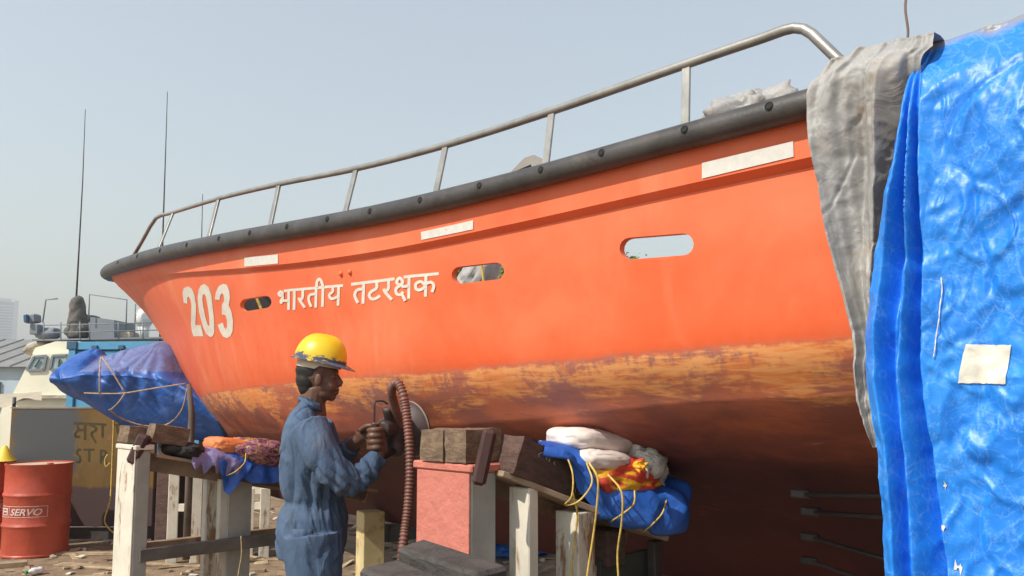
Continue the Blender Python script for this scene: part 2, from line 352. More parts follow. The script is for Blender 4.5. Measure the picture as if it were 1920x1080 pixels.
NUMERALS = [([(0.60023,1.3379),(0.58841,1.2492),(0.57669,1.2201),(0.57396,1.2687),(0.58215,1.4171),(0.60116,1.6302),(0.6226,1.8164),(0.64102,1.965),(0.62765,1.9721),(0.64298,2.162),(0.67115,2.1599),(0.66312,2.0634),(0.65164,1.9532),(0.62817,1.7672),(0.60729,1.5898),(0.59775,1.482),(0.59526,1.4134),(0.60182,1.4537),(0.61339,1.5616),(0.61901,1.5332)],[]),([(0.54403,1.1936),(0.54344,1.2667),(0.55244,1.4268),(0.57031,1.6485),(0.59109,1.8969),(0.60991,2.0921),(0.62127,2.167),(0.62852,2.1751),(0.63191,2.118),(0.62293,1.9559),(0.60494,1.726),(0.5828,1.4799),(0.56424,1.3026),(0.55253,1.22)],[(0.5622,1.3915),(0.56362,1.4436),(0.57895,1.643),(0.59504,1.8371),(0.61104,1.9982),(0.61185,1.9697),(0.60185,1.8225),(0.58687,1.6381),(0.57419,1.4861),(0.56615,1.4101)]),([(0.55375,1.5071),(0.54074,1.3726),(0.52656,1.2553),(0.51742,1.2181),(0.51396,1.2419),(0.51985,1.3667),(0.52913,1.497),(0.54208,1.6331),(0.54835,1.76),(0.55905,1.9159),(0.5742,2.0876),(0.58589,2.178),(0.59567,2.2091),(0.60034,2.1806),(0.59859,2.0963),(0.59211,1.9767),(0.5786,1.9379),(0.58334,2.0151),(0.58441,2.0648),(0.57703,2.0073),(0.56695,1.8873),(0.56262,1.8084),(0.56765,1.7992),(0.55241,1.6248),(0.54215,1.5473),(0.53395,1.4421),(0.53305,1.3985),(0.53884,1.4378),(0.54808,1.5301)],[])]
STICKERS = [[(0.46711,0.6357),(0.43329,0.6644),(0.4356,0.9567),(0.47003,0.9546)],[(0.33589,0.6916),(0.31096,0.679),(0.3122,0.9208),(0.33686,0.9151)],[(0.23402,0.6109),(0.21252,0.6075),(0.21356,0.9199),(0.23536,0.9475)]]
SLOTS = [[(0.52657,1.7653),(0.52943,1.7607),(0.53077,1.7401),(0.53034,1.7064),(0.52818,1.6646),(0.52466,1.6211),(0.52035,1.5824),(0.51595,1.5546),(0.51215,1.5422),(0.48562,1.5127),(0.48337,1.5181),(0.48252,1.5402),(0.48313,1.5757),(0.48508,1.6182),(0.4881,1.6617),(0.49178,1.6996),(0.49556,1.7261),(0.49892,1.7377)],[(0.35057,1.7725),(0.35168,1.7594),(0.35174,1.7255),(0.35073,1.6752),(0.34877,1.6157),(0.3462,1.556),(0.34341,1.5057),(0.34088,1.4731),(0.339,1.4636),(0.32328,1.5012),(0.32241,1.5158),(0.32248,1.5511),(0.32346,1.6015),(0.32519,1.6588),(0.32742,1.7143),(0.32981,1.7599),(0.33205,1.7892),(0.33378,1.7982)],[(0.28213,1.8219),(0.28293,1.8053),(0.28285,1.7662),(0.28187,1.71),(0.28014,1.645),(0.27794,1.5812),(0.27563,1.529),(0.27359,1.497),(0.27212,1.4902),(0.25835,1.5717),(0.25771,1.5892),(0.25784,1.6277),(0.25871,1.6811),(0.26018,1.741),(0.26203,1.798),(0.264,1.8444),(0.26581,1.8732),(0.2672,1.8806)]]
STUDS = [(0.40005,1.2413),(0.39314,1.2332)]
POSTS = [((6.709, 1.539, 2.757), (6.794, 1.399, 3.097)), ((5.417, 1.698, 2.614), (5.491, 1.598, 2.946)), ((4.383, 1.782, 2.516), (4.43, 1.702, 2.826)), ((3.51, 1.826, 2.445), (3.541, 1.736, 2.731)), ((2.748, 1.845, 2.403), (2.76, 1.772, 2.672)), ((2.067, 1.85, 2.39), (2.075, 1.8, 2.647)), ((1.43, 1.85, 2.395), (1.439, 1.82, 2.64))]
HOLES = [1.052, 1.366, 1.679, 1.992, 2.329, 2.694, 3.072, 3.472, 3.913, 4.389, 4.882, 5.468, 6.159, 6.942, 7.905]
# ================================================================== the boat
def hull_paint():
    m = NT('hull_paint')
    sep = m.n('ShaderNodeSeparateXYZ'); m.l(m.tc.outputs['Object'], sep.inputs[0])
    s, z = sep.outputs[0], sep.outputs[2]
    fc = m.n('ShaderNodeFloatCurve')
    sn = m.math('DIVIDE', m.math('ADD', s, 2.0), 12.0, clamp=True)
    m.l(sn, fc.inputs['Value'])
    cv = fc.mapping.curves[0]
    pts = [(-2, 1.74), (1.4, 1.671), (2.2, 1.645), (3.8, 1.62), (5.4, 1.585), (7.0, 1.54), (9.0, 1.44), (10, 1.36)]
    cv.points[0].location = ((pts[0][0]+2)/12, (pts[0][1]-1.2))
    cv.points[1].location = ((pts[-1][0]+2)/12, (pts[-1][1]-1.2))
    for x, y in pts[1:-1]: cv.points.new((x+2)/12, y-1.2)
    fc.mapping.update()
    zp = m.math('ADD', fc.outputs[0], 1.2)
    d = m.math('SUBTRACT', z, zp)
    # ragged edge between topside paint and the scraped band
    fing = m.noise(1.0, 4, 0.6, m.coords((26, 26, 5)))
    fing2 = m.noise(1.0, 3, 0.5, m.coords((2.2, 2.2, 1.5)))
    edge = m.math('ADD', d, m.math('MULTIPLY', m.math('SUBTRACT', fing, 0.5), 0.035))
    edge = m.math('ADD', edge, m.math('MULTIPLY', m.math('SUBTRACT', fing2, 0.5), 0.03))
    top = m.ramp(edge, -0.022, 0.012)
    # topside orange: faded, dusty, smeared
    smear = m.noise(1.0, 5, 0.6, m.coords((3.0, 3.0, 0.8)), dist=0.4)
    blot = m.noise(1.1, 6, 0.65, dist=0.3)
    fineb = m.noise(7.0, 6, 0.7)
    orange = m.mix(m.ramp(blot, 0.30, 0.72), (0.74, 0.108, 0.027), (0.84, 0.190, 0.076))
    upz = m.math('MULTIPLY', m.ramp(m.math('ADD', d, m.math('MULTIPLY', m.math('SUBTRACT', blot, 0.5), 0.5)), 0.15, 0.75), 0.55)
    orange = m.mix(upz, orange, (0.86, 0.190, 0.085))
    drip = m.noise(1.0, 4, 0.6, m.coords((11, 11, 0.7)), dist=0.2)
    dust = m.math('MULTIPLY', m.ramp(smear, 0.50, 0.74), m.math('ADD', 0.25, m.math('MULTIPLY', drip, 0.5)))
    orange = m.mix(m.math('MULTIPLY', dust, 0.85), orange, (0.84, 0.30, 0.16))
    red = m.ramp(m.noise(2.3, 4, 0.6), 0.62, 0.78)
    orange = m.mix(m.math('MULTIPLY', red, 0.40), orange, (0.70, 0.060, 0.012))
    orange = m.mix(m.math('MULTIPLY', m.ramp(fineb, 0.55, 0.8), 0.22), orange, (0.55, 0.085, 0.030))
    # scraped band: mauve undercoat, soft salmon, short brushed yellow dashes
    big = m.noise(1.0, 5, 0.6, m.coords((2.3, 2.3, 5.0)), dist=0.6)
    streak = m.noise(1.0, 6, 0.7, m.coords((4.0, 4.0, 46)), dist=0.25)
    chip = m.noise(1.0, 5, 0.65, m.coords((8, 8, 56)), dist=0.45)
    vst = m.noise(1.0, 4, 0.6, m.coords((34, 34, 5.0)), dist=0.5)
    tone = m.mix(m.ramp(d, -0.30, -0.04), (0.34, 0.100, 0.066), (0.38, 0.165, 0.135))
    pinkz = m.ramp(m.noise(1.0, 5, 0.6, m.coords((2.2, 2.2, 4.5), loc=(7, 3, 1))), 0.40, 0.62)
    tone = m.mix(m.math('MULTIPLY', pinkz, 0.8), tone, (0.66, 0.185, 0.085))
    tone = m.mix(m.math('MULTIPLY', m.ramp(streak, 0.50, 0.70), 0.6), tone, (0.25, 0.085, 0.075))
    gate = m.math('ADD', big, m.math('MULTIPLY', m.ramp(d, -0.30, -0.05), 0.26))
    gate = m.math('ADD', gate, m.math('MULTIPLY', m.math('SUBTRACT', vst, 0.5), m.math('MULTIPLY', m.ramp(d, -0.16, -0.03), 0.40)))
    ysum = m.math('ADD', m.math('MULTIPLY', m.math('SUBTRACT', gate, 0.705), 1.8), m.math('MULTIPLY', m.math('SUBTRACT', chip, 0.47), 0.75))
    yel = m.math('MULTIPLY', m.math('MULTIPLY', m.ramp(ysum, -0.08, 0.20), 0.85), m.ramp(edge, -0.004, -0.018))
    yellow = m.mix(m.ramp(chip, 0.38, 0.62), (0.84, 0.270, 0.070), (0.92, 0.43, 0.15))
    worn = m.mix(yel, tone, yellow)
    # pale sanded primer towards the forefoot
    prim = m.ramp(m.math('ADD', s, m.math('MULTIPLY', fing2, 1.6)), 7.4, 8.3)
    worn = m.mix(m.math('MULTIPLY', prim, 0.85), worn, (0.52, 0.25, 0.18))
    # bottom paint
    bmix = m.math('ADD', d, m.math('MULTIPLY', m.math('SUBTRACT', big, 0.5), 0.22))
    bott = m.ramp(bmix, -0.20, -0.46)
    maroon = m.mix(m.ramp(blot, 0.3, 0.7), (0.066, 0.019, 0.024), (0.112, 0.029, 0.031))
    fleck = m.ramp(m.math('ADD', m.math('MULTIPLY', chip, 0.6), m.math('MULTIPLY', big, 0.4)), 0.60, 0.66)
    fl = m.math('MULTIPLY', fleck, m.ramp(d, -0.85, -0.45))
    maroon = m.mix(m.math('MULTIPLY', fl, 0.7), maroon, (0.42, 0.09, 0.04))
    worn = m.mix(bott, worn, maroon)
    m.color(m.mix(top, worn, orange))
    rl = m.math('ADD', 0.46, m.math('MULTIPLY', fineb, 0.16))
    m.rough(m.math('ADD', rl, m.math('MULTIPLY', m.math('SUBTRACT', 1.0, top), 0.15)))
    m.b.inputs['Specular IOR Level'].default_value = 0.4
    hsum = m.math('ADD', m.math('MULTIPLY', m.noise(2.2, 3, 0.5), 0.8), m.math('MULTIPLY', m.math('MULTIPLY', chip, m.math('SUBTRACT', 1.0, top)), 0.06))
    m.bump(hsum, 0.35, 0.03)
    return m.m
M['hull'] = hull_paint()
M['white_vinyl'] = pbr('white_lettering', (0.70, 0.66, 0.57), 0.6, var=0.08, scale=12, bump=0.1, stain=(0.66, 0.30, 0.16), stain_lo=0.62, stain_hi=0.80, stain_scale=14)
M['white_strip'] = pbr('white_reflective_strip', (0.66, 0.64, 0.59), 0.55, var=0.07, scale=30, bump=0.15, stain=(0.40, 0.36, 0.33), stain_lo=0.66, stain_hi=0.72, stain_scale=28)
M['rubber'] = pbr('fender_rubber', (0.055, 0.050, 0.047), 0.48, var=0.35, scale=7, bump=0.35, bscale=60, stain=(0.16, 0.13, 0.11), stain_lo=0.55, stain_hi=0.85)
M['hole'] = pbr('painted_hole_shade', (0.008, 0.008, 0.008), 0.8, bump=0)
M['steel'] = pbr('rail_steel', (0.34, 0.33, 0.30), 0.42, metal=0.55, var=0.18, scale=9, bump=0.15, bscale=70, stain=(0.20, 0.17, 0.14), stain_lo=0.6, stain_hi=0.8)
M['deck'] = pbr('deck_grey', (0.16, 0.17, 0.17), 0.8, var=0.3)
M['liner'] = pbr('bulwark_orange', (0.80, 0.17, 0.06), 0.55, var=0.15)

NC = 4.1
boat = empty('rescue_boat', (NC*math.sqrt(.5), NC*math.sqrt(.5), 0), RAD(135),
             'large orange patrol boat hull numbered 203 propped up on cradles', 'boat')
TAUS = [i/150 for i in range(151)]
WS = [0, .34, .67, .995, 1.005]+[1+k/14 for k in range(1, 14)]+[2+k/10 for k in range(0, 10)]+[3+k/12 for k in range(0, 12)]+[4+k/8 for k in range(0, 9)]+[5+k/5 for k in range(1, 6)]
WS = sorted(set(round(w, 5) for w in WS))

def offs(p, d):
    return (p[0], max(0.004, p[1]-d), p[2])

def skin(ws, inset, side, holes, mb):
    """hull surface (tau, w) grid with slot openings cut into it"""
    pt = lambda t, w: (lambda q: (q[0], q[1]*side, q[2]))(offs(surf(t, w), inset))
    nW = len(ws); ids = {}
    def vid(t, w):
        k = (round(t, 6), round(w, 6))
        if k not in ids:
            ids[k] = len(mb.v); mb.v.append(pt(t, w))
        return ids[k]
    skip = set()
    for H in holes:
        t0 = min(p[0] for p in H); t1 = max(p[0] for p in H); w0 = min(p[1] for p in H); w1 = max(p[1] for p in H)
        i0 = max(i for i in range(len(TAUS)) if TAUS[i] < t0-0.002); i1 = min(i for i in range(len(TAUS)) if TAUS[i] > t1+0.002)
        j0 = max(j for j in range(nW) if ws[j] < w0-0.01); j1 = min(j for j in range(nW) if ws[j] > w1+0.01)
        for i in range(i0, i1):
            for j in range(j0, j1): skip.add((i, j))
        pts = []; keys = []
        def addp(t, w): pts.append(Vector((t*14.6, w*0.45))); keys.append((t, w)); return len(pts)-1
        hole_ids = [addp(*p) for p in H]
        for i in range(i0, i1+1):
            for j in range(j0, j1+1):
                q = Vector((TAUS[i]*14.6, ws[j]*0.45))
                edge = i in (i0, i1) or j in (j0, j1)
                if not edge:
                    inside = geometry.intersect_point_line
                    near = min((q-pts[k]).length for k in hole_ids)
                    if near < 0.02 or inpoly(q, [pts[k] for k in hole_ids]): continue
                addp(TAUS[i], ws[j])
        edges = [(hole_ids[k], hole_ids[(k+1) % len(hole_ids)]) for k in range(len(hole_ids))]
        vo, eo, fo, ov, oe, of = geometry.delaunay_2d_cdt(pts, edges, [], 0, 1e-6)
        poly = [pts[k] for k in hole_ids]
        for f in fo:
            c = sum((vo[k] for k in f), Vector((0, 0)))/len(f)
            if inpoly(c, poly): continue
            mb.f.append(tuple(vid(*keys[ov[k][0]]) for k in f))
    for i in range(len(TAUS)-1):
        for j in range(nW-1):
            if (i, j) in skip: continue
            mb.f.append((vid(TAUS[i], ws[j]), vid(TAUS[i+1], ws[j]), vid(TAUS[i+1], ws[j+1]), vid(TAUS[i], ws[j+1])))

def inpoly(p, poly):
    r = False; n = len(poly); j = n-1
    for i in range(n):
        a, b = poly[i], poly[j]
        if (a[1] > p[1]) != (b[1] > p[1]) and p[0] < (b[0]-a[0])*(p[1]-a[1])/(b[1]-a[1])+a[0]: r = not r
        j = i
    return r

hb = MB()
for side in (1, -1): skin(WS, 0.0, side, SLOTS, hb)
tr = [surf(0, w) for w in WS]                              # transom
hb.add([(p[0], p[1], p[2]) for p in tr]+[(p[0], -p[1], p[2]) for p in tr],
       [(k, k+1, len(tr)+k+1, len(tr)+k) for k in range(len(tr)-1)])
hull = hb.build('hull', M['hull'], boat, True, 40)
LW = [w for w in WS if w <= 2.3]
lb = MB()
for side in (1, -1): skin(LW, 0.028, side, SLOTS, lb)
liner = lb.build('bulwark_lining', M['liner'], hull, True, 40)
for side in (1, -1):
    for H in SLOTS:
        a = [surf(*p) for p in H]
        A = [(p[0], p[1]*side, p[2]) for p in a]; B = [(p[0], (p[1]-0.028)*side, p[2]) for p in a]
        n = len(A); MB().add(A+B, [(k, (k+1) % n, n+(k+1) % n, n+k) for k in range(n)]).build('slot_rim', M['liner'], hull, True, 40)
    rb = MB()
    rb.grid([[(p[0], p[1]*side, p[2]) for p in (surf(t, 0), offs(surf(t, 0), .028))] for t in TAUS])
    rb.build('bulwark_cap', M['liner'], hull)
db = MB()
rows = []
for i in range(0, 60):
    s = -1.95+i*0.2
    if s > 10.6: break
    hz = lerp_table(ZT['K'], s)-0.42
    hh = max(0.05, half_breadth('M', s)-0.06)
    rows.append([(s, hh*k, hz+0.03*(1-k*k)) for k in (-1, -.5, 0, .5, 1)])
db.grid(rows); db.build('deck', M['deck'], boat)

# rubber fender round the sheer, with dark discs painting the shade of its bolt recesses
fp = []; fr = []
for i in range(0, 301):
    t = i/300
    p = surf(t, 0); q = surf(min(1, t+.003), 0); q0 = surf(max(0, t-.003), 0)
    tx, ty = q[0]-q0[0], q[1]-q0[1]; L = math.hypot(tx, ty); nx, ny = -ty/L, tx/L
    if ny < 0: nx, ny = -nx, -ny
    r = 0.043+0.024*max(0, min(1, (p[0]-2)/6))
    fp.append((p[0]+nx*r*.55, p[1]+ny*r*.55, p[2])); fr.append(r)
fp2 = [(x, -y, z) for x, y, z in reversed(fp)]
fb = MB().tube(fp+[(fp[-1][0]+.015, 0, fp[-1][2])]+fp2, fr+[fr[-1]]+fr[::-1], 16)
fender = fb.build('fender', M['rubber'], boat, True)
def frame_at(pts, s):
    k = min(range(1, len(pts)-1), key=lambda i: abs(pts[i][0]-s))
    t = (Vector(pts[k+1])-Vector(pts[k-1])).normalized()
    return k, Vector(pts[k]), t
hole_mesh = None
for s in HOLES:
    k, c, t = frame_at(fp, s)
    r = fr[k]
    nrm = Vector((-t.y, t.x, 0)); nrm = nrm if nrm.y > 0 else -nrm
    nrm = (nrm+Vector((0, 0, 0.22))).normalized()
    if hole_mesh is None:
        b = MB()
        a0 = [(0.0135*math.cos(6.283*j/14), 0.0135*math.sin(6.283*j/14), 0.002) for j in range(14)]
        a1 = [(0.0105*math.cos(6.283*j/14), 0.0105*math.sin(6.283*j/14), 0.004) for j in range(14)]
        a2 = [(0.010*math.cos(6.283*j/14), 0.010*math.sin(6.283*j/14), 0.0025) for j in range(14)]
        b.add(a0+a1+a2, [(j, (j+1) % 14, 14+(j+1) % 14, 14+j) for j in range(14)]+[(14+j, 14+(j+1) % 14, 28+(j+1) % 14, 28+j) for j in range(14)]+[tuple(range(28, 42))])
        o = b.build('bolt_recess_disc', M['hole'], fender); hole_mesh = o.data
    else:
        o = bpy.data.objects.new('bolt_recess_disc', hole_mesh); COL.objects.link(o); o.parent = fender
    sc = 1.0+0.5*max(0, min(1, (s-2)/5))
    o.matrix_local = Matrix.Translation(c+nrm*(r-0.0005)) @ nrm.to_track_quat('Z', 'Y').to_matrix().to_4x4() @ Matrix.Diagonal((sc, sc, 1, 1))

# guard rail: one bent tube and seven flat posts
for side in (1,):                                          # the far side rail is off the boat
    fl = lambda p: (p[0], p[1]*side, p[2])
    path = [(7.80, 1.36, 2.84), (7.58, 1.362, 2.96), (7.38, 1.368, 3.07), (7.23, 1.375, 3.124), (7.06, 1.393, 3.118)]
    tops = [t for b, t in POSTS]
    path2 = [path[-1]]+tops+[(1.15, 1.825, 2.637)]
    bend = [(1.083, 1.83, 2.636), (1.05, 1.83, 2.632), (1.02, 1.83, 2.618), (0.995, 1.83, 2.594), (0.92, 1.83, 2.492), (0.80, 1.83, 2.34)]
    pts = [Vector(fl(p)) for p in path[:-1]]+spline([fl(p) for p in path2], 5)+[Vector(fl(p)) for p in bend]
    rail = MB().tube(pts, 0.0165, 12).build('guard_rail', M['steel'], boat, True)
    for b, t in POSTS:
        B = Vector(fl(b)); T = Vector(fl(t))
        w = 0.032+0.016*min(1, max(0, (b[0]-1.5)/4))
        MB().bar(B-(T-B)*0.15, T-(T-B)*0.03, w, 0.010+0.006*min(1, max(0, (b[0]-1.5)/4)), up=(0, 1, 0), bev=0.002).build('rail_post', M['steel'], rail)

# painted numerals, lettering and stick-on strips following the plating
def on_hull(t, w, d):
    p = Vector(surf(t, w)); a = Vector(surf(min(1, t+1e-3), w)); b = Vector(surf(max(0, t-1e-3), w))
    wa, wb = w+2e-3, w-2e-3
    if w < 1 <= wa: wa = w
    if wb < 1 <= w: wb = w
    n = (a-b).cross(Vector(surf(t, wa))-Vector(surf(t, max(0, wb)))).normalized()
    if n.y < 0: n = -n
    return p+n*d
for L in LETTERS:
    b = MB()
    for i, st in enumerate(L):
        d = 0.0018+0.0008*i
        vs = [on_hull(*p, d) for pr in st for p in pr]
        b.add(vs, [(2*k, 2*k+1, 2*k+3, 2*k+2) for k in range(len(st)-1)])
    b.build('painted_letter', M['white_vinyl'], hull)
for ou, ho in NUMERALS:
    b = MB()
    loops = [[Vector((t*14.6, w*0.45, 0)) for t, w in ou]]+([[Vector((t*14.6, w*0.45, 0)) for t, w in ho]] if ho else [])
    b.add([on_hull(t, w, 0.0025) for t, w in ou+ho], geometry.tessellate_polygon(loops))
    b.build('painted_numeral', M['white_vinyl'], hull)
for q in STICKERS:
    n = 8; rows = []
    for i in range(2):
        a = q[0] if i == 0 else q[3]; c = q[1] if i == 0 else q[2]
        rows.append([on_hull(a[0]+(c[0]-a[0])*k/n, a[1]+(c[1]-a[1])*k/n, 0.003) for k in range(n+1)])
    MB().grid(rows).build('white_strip', M['white_strip'], hull)
for t, w in STUDS:
    p = on_hull(t, w, 0); n = (on_hull(t, w, 0.01)-p).normalized()
    bm = bmesh.new(); bmesh.ops.create_uvsphere(bm, u_segments=10, v_segments=6, radius=0.016)
    bm.verts.index_update()
    MB().add([Vector(v.co)+p for v in bm.verts], [[v.index for v in f.verts] for f in bm.faces]).build('stud', M['liner'], hull, True)
    bm.free()
# ================================================================== ground
def dirt():
    m = NT('dirt')
    a = m.noise(0.9, 8, 0.65); b = m.noise(6.0, 8, 0.7, dist=0.3); c = m.noise(45.0, 5, 0.7)
    col = m.mix(m.ramp(a, 0.35, 0.65), (0.215, 0.150, 0.095), (0.33, 0.235, 0.155))
    col = m.mix(m.ramp(b, 0.45, 0.7), col, (0.38, 0.28, 0.19))
    col = m.mix(m.math('MULTIPLY', m.ramp(b, 0.5, 0.3), 0.7), col, (0.13, 0.095, 0.07))
    col = m.mix(m.math('MULTIPLY', m.ramp(c, 0.55, 0.75), 0.5), col, (0.11, 0.085, 0.07))
    m.color(col); m.rough(0.95)
    m.b.inputs['Specular IOR Level'].default_value = 0.2
    m.bump(m.math('ADD', m.math('MULTIPLY', b, 0.7), m.math('MULTIPLY', c, 0.3)), 0.9, 0.05)
    return m.m
M['dirt'] = dirt()
def axis(lo, hi, step, far):
    a = []; x = lo
    while x < hi: a.append(x); x += step
    f = [1, 3, 8, 20, 60, 200, far]
    return [lo-k for k in reversed(f)]+a+[hi+k for k in f]
gx, gy = axis(-9, 5, 0.16, 2500), axis(-3, 14, 0.16, 2500)
def gz(x, y):
    if not (-12 < x < 8 and -6 < y < 17): return 0.0
    return 0.030*fbm((x, y, 3), 0.8, 4)+0.010*fbm((x, y, 9), 4, 3)
MB().grid([[(x, y, gz(x, y)) for x in gx] for y in gy]).build('ground', M['dirt'], None, True)['kind'] = 'structure'

M['scrap'] = pbr('wood_scrap', (0.36, 0.27, 0.17), 0.85, var=0.5, scale=3, bscale=60)
M['pale_scrap'] = pbr('pale_scrap', (0.55, 0.50, 0.42), 0.8, var=0.3, scale=3)
deb = MB()
random.seed(21)
for k in range(700):
    x = random.uniform(-8.2, 2.5); y = random.uniform(5.4, 11.5)
    L = random.choice([.05, .08, .12, .2, .3])*random.uniform(.6, 1.4); w = random.uniform(.015, .05)
    R = Matrix.Rotation(random.uniform(0, 6.3), 3, 'Z') @ Matrix.Rotation(random.uniform(-.25, .25), 3, 'Y') @ Matrix.Rotation(random.uniform(-.5, .5), 3, 'X')
    deb.box((x, y, gz(x, y)+0.012), (L, w, random.uniform(.006, .02)), R, 0, w*.2)
tag(deb.build('debris', M['scrap']), 'splinters and scraps of wood littering the bare dirt', 'debris', kind='stuff')
deb = MB()
for k in range(260):
    x = random.uniform(-8, 3); y = random.uniform(5.4, 11.5)
    R = Matrix.Rotation(random.uniform(0, 6.3), 3, 'Z') @ Matrix.Rotation(random.uniform(-.4, .4), 3, 'Y')
    deb.box((x, y, gz(x, y)+0.01), (random.uniform(.03, .09), random.uniform(.03, .07), random.uniform(.004, .03)), R, 0, .012)
tag(deb.build('litter', M['pale_scrap']), 'pale chips and paper litter on the ground', 'litter', kind='stuff')
def plank(u, v, L, w, h, ang, label, mat='scrap', name='wood_plank'):
    d = (CAM_Z)/((v-750)/FOCAL)
    p = place(u, v, d); p.z = gz(p.x, p.y)+h/2
    b = MB().box((0, 0, 0), (L, w, h), None, .004, .006)
    o = b.build(name, M[mat]); o.location = p; o.rotation_euler = (random.uniform(-.04, .04), random.uniform(-.04, .04), ang)
    return tag(o, label, 'plank', 'loose planks on the dirt')
plank(170, 1031, 1.1, .09, .03, 0.12, 'long grey stick lying beside the foot of the red drum')
plank(175, 1052, .8, .11, .02, -0.3, 'short wide board flat on the dirt left of the white pillar')
plank(10, 1055, .35, .07, .05, 0.5, 'broken wooden stub at the left edge below the drums')
plank(160, 1070, .7, .06, .02, 0.35, 'pale narrow strip of wood nearest the bottom left')
plank(330, 1050, .6, .07, .02, -0.1, 'thin board on the dirt between the white pillar and grey posts')
plank(470, 1045, .7, .06, .02, 0.05, 'thin board on the dirt just left of the worker')
# crumpled plastic cup
M['plastic_white'] = pbr('white_plastic', (0.75, 0.76, 0.74), 0.35, var=0.08)
M['plastic_green'] = pbr('green_plastic', (0.03, 0.28, 0.12), 0.4)
c = place(68, 1062, CAM_Z/((1066-750)/FOCAL)); c.z = gz(c.x, c.y)+.035
cup = empty('plastic_bottle', c, 0, 'small crushed white plastic bottle with green cap on the dirt', 'bottle')
pr = [(0, .0), (.030, .005), (.036, .03), (.030, .05), (.036, .075), (.030, .10), (.014, .12), (.013, .135)]
MB().rings([[(r*math.cos(6.283*k/12)*(1+.12*math.sin(3*k)), x-.06, r*math.sin(6.283*k/12)*.9) for k in range(12)] for r, x in [(max(r, .002), x) for r, x in pr]]).build('bottle_body', M['plastic_white'], cup, True)
MB().rings([[(.016*math.cos(6.283*k/12), y, .016*math.sin(6.283*k/12)) for k in range(12)] for y in (.074, .092)]).build('cap', M['plastic_green'], cup, True, 40)
cup.rotation_euler = (0, 0, 2.6)
# ================================================================== cradles under the hull
M['pink_paint'] = pbr('weathered_pink_paint', (0.53, 0.175, 0.13), 0.75, var=0.10, scale=5, bump=0.8, bscale=26, bdist=0.01, stain=(0.70, 0.36, 0.27), stain_lo=0.60, stain_hi=0.75, stain_scale=9)
M['cream_rust'] = pbr('cream_steel_rust', (0.66, 0.62, 0.52), 0.6, var=0.10, scale=5, bump=0.3, stain=(0.30, 0.17, 0.08), stain_lo=0.535, stain_hi=0.63, stain_scale=1.0, stain_vec=(9, 9, 2.2))
M['grey_steel'] = pbr('grey_green_steel', (0.36, 0.37, 0.33), 0.6, var=0.15, scale=4, bump=0.25, stain=(0.13, 0.07, 0.04), stain_lo=0.64, stain_hi=0.72, stain_scale=5)
M['yellow_steel'] = pbr('cream_yellow_post', (0.68, 0.56, 0.30), 0.6, var=0.12, stain=(0.36, 0.20, 0.08), stain_lo=0.5, stain_hi=0.68, stain_scale=5)
M['plate'] = pbr('rusty_plate', (0.30, 0.22, 0.15), 0.7, var=0.25, scale=5, stain=(0.16, 0.08, 0.04), stain_lo=0.55, stain_hi=0.7)
M['brace'] = pbr('weathered_brace', (0.125, 0.115, 0.10), 0.7, var=0.3, scale=6)
M['shaded_green'] = pbr('shaded_green_steel', (0.05, 0.058, 0.05), 0.6, var=0.25)  # green-grey steel darkened so the web plate's shade sits in its colour
M['dark_steel'] = pbr('dark_steel', (0.055, 0.048, 0.045), 0.6, var=0.3)
M['red_oxide'] = pbr('red_oxide_bracket', (0.05, 0.02, 0.018), 0.65, var=0.35, bump=0.4)
def endgrain(name, c1, c2):
    m = NT(name)
    w = m.noise(1.0, 6, 0.7, m.coords((9, 9, 26)), dist=0.6)
    f = m.noise(70, 4, 0.7)
    col = m.mix(m.ramp(w, 0.35, 0.65), c1, c2)
    col = m.mix(m.math('MULTIPLY', m.ramp(f, 0.55, 0.7), 0.6), col, tuple(x*.35 for x in c1))
    m.color(col); m.rough(0.88); m.bump(m.math('ADD', w, m.math('MULTIPLY', f, .4)), 0.7, 0.012)
    return m.m
M['block'] = endgrain('weathered_block', (0.125, 0.080, 0.052), (0.24, 0.165, 0.105))
M['dark_timber'] = endgrain('dark_timber', (0.075, 0.042, 0.034), (0.13, 0.075, 0.058))
M['black_block'] = endgrain('black_timber', (0.045, 0.040, 0.038), (0.085, 0.075, 0.068))
M['chalk'] = pbr('chalk', (0.55, 0.48, 0.46), 0.95, var=0.1, bump=0)

def obox(mb, c, ext, bev=0.0, slope=0.0):
    """box with extents (along bow axis, inboard, up), inboard axis tilted down by slope"""
    y = (INB*math.cos(slope)+Vector((0, 0, -math.sin(slope)))).normalized()
    z = AX.cross(y); z = z if z.z > 0 else -z
    return mb.box(c, ext, frame(AX, y, z), bev)

def pillar(root, s, n, top, w, e, face_mat, side_mat):
    base = bw(s, n+e/2, 0)
    obox(b := MB(), bw(s, n+e/2, (top-.03)/2), (w, e, top-.03), .006)
    p = rel(b, root).build('pillar', side_mat, root)
    obox(b := MB(), bw(s, n-.004, (top-.03)/2), (w-.004, .008, top-.034), .002)
    rel(b, root).build('face_plate', face_mat, p)
    obox(b := MB(), bw(s, n+e/2, top-.015), (w+.035, e+.03, .03), .006)
    rel(b, root).build('cap_plate', face_mat, p)
    obox(b := MB(), bw(s, n+e/2, .01), (w+.12, e+.14, .02), .004)
    rel(b, root).build('base_plate', side_mat, p)

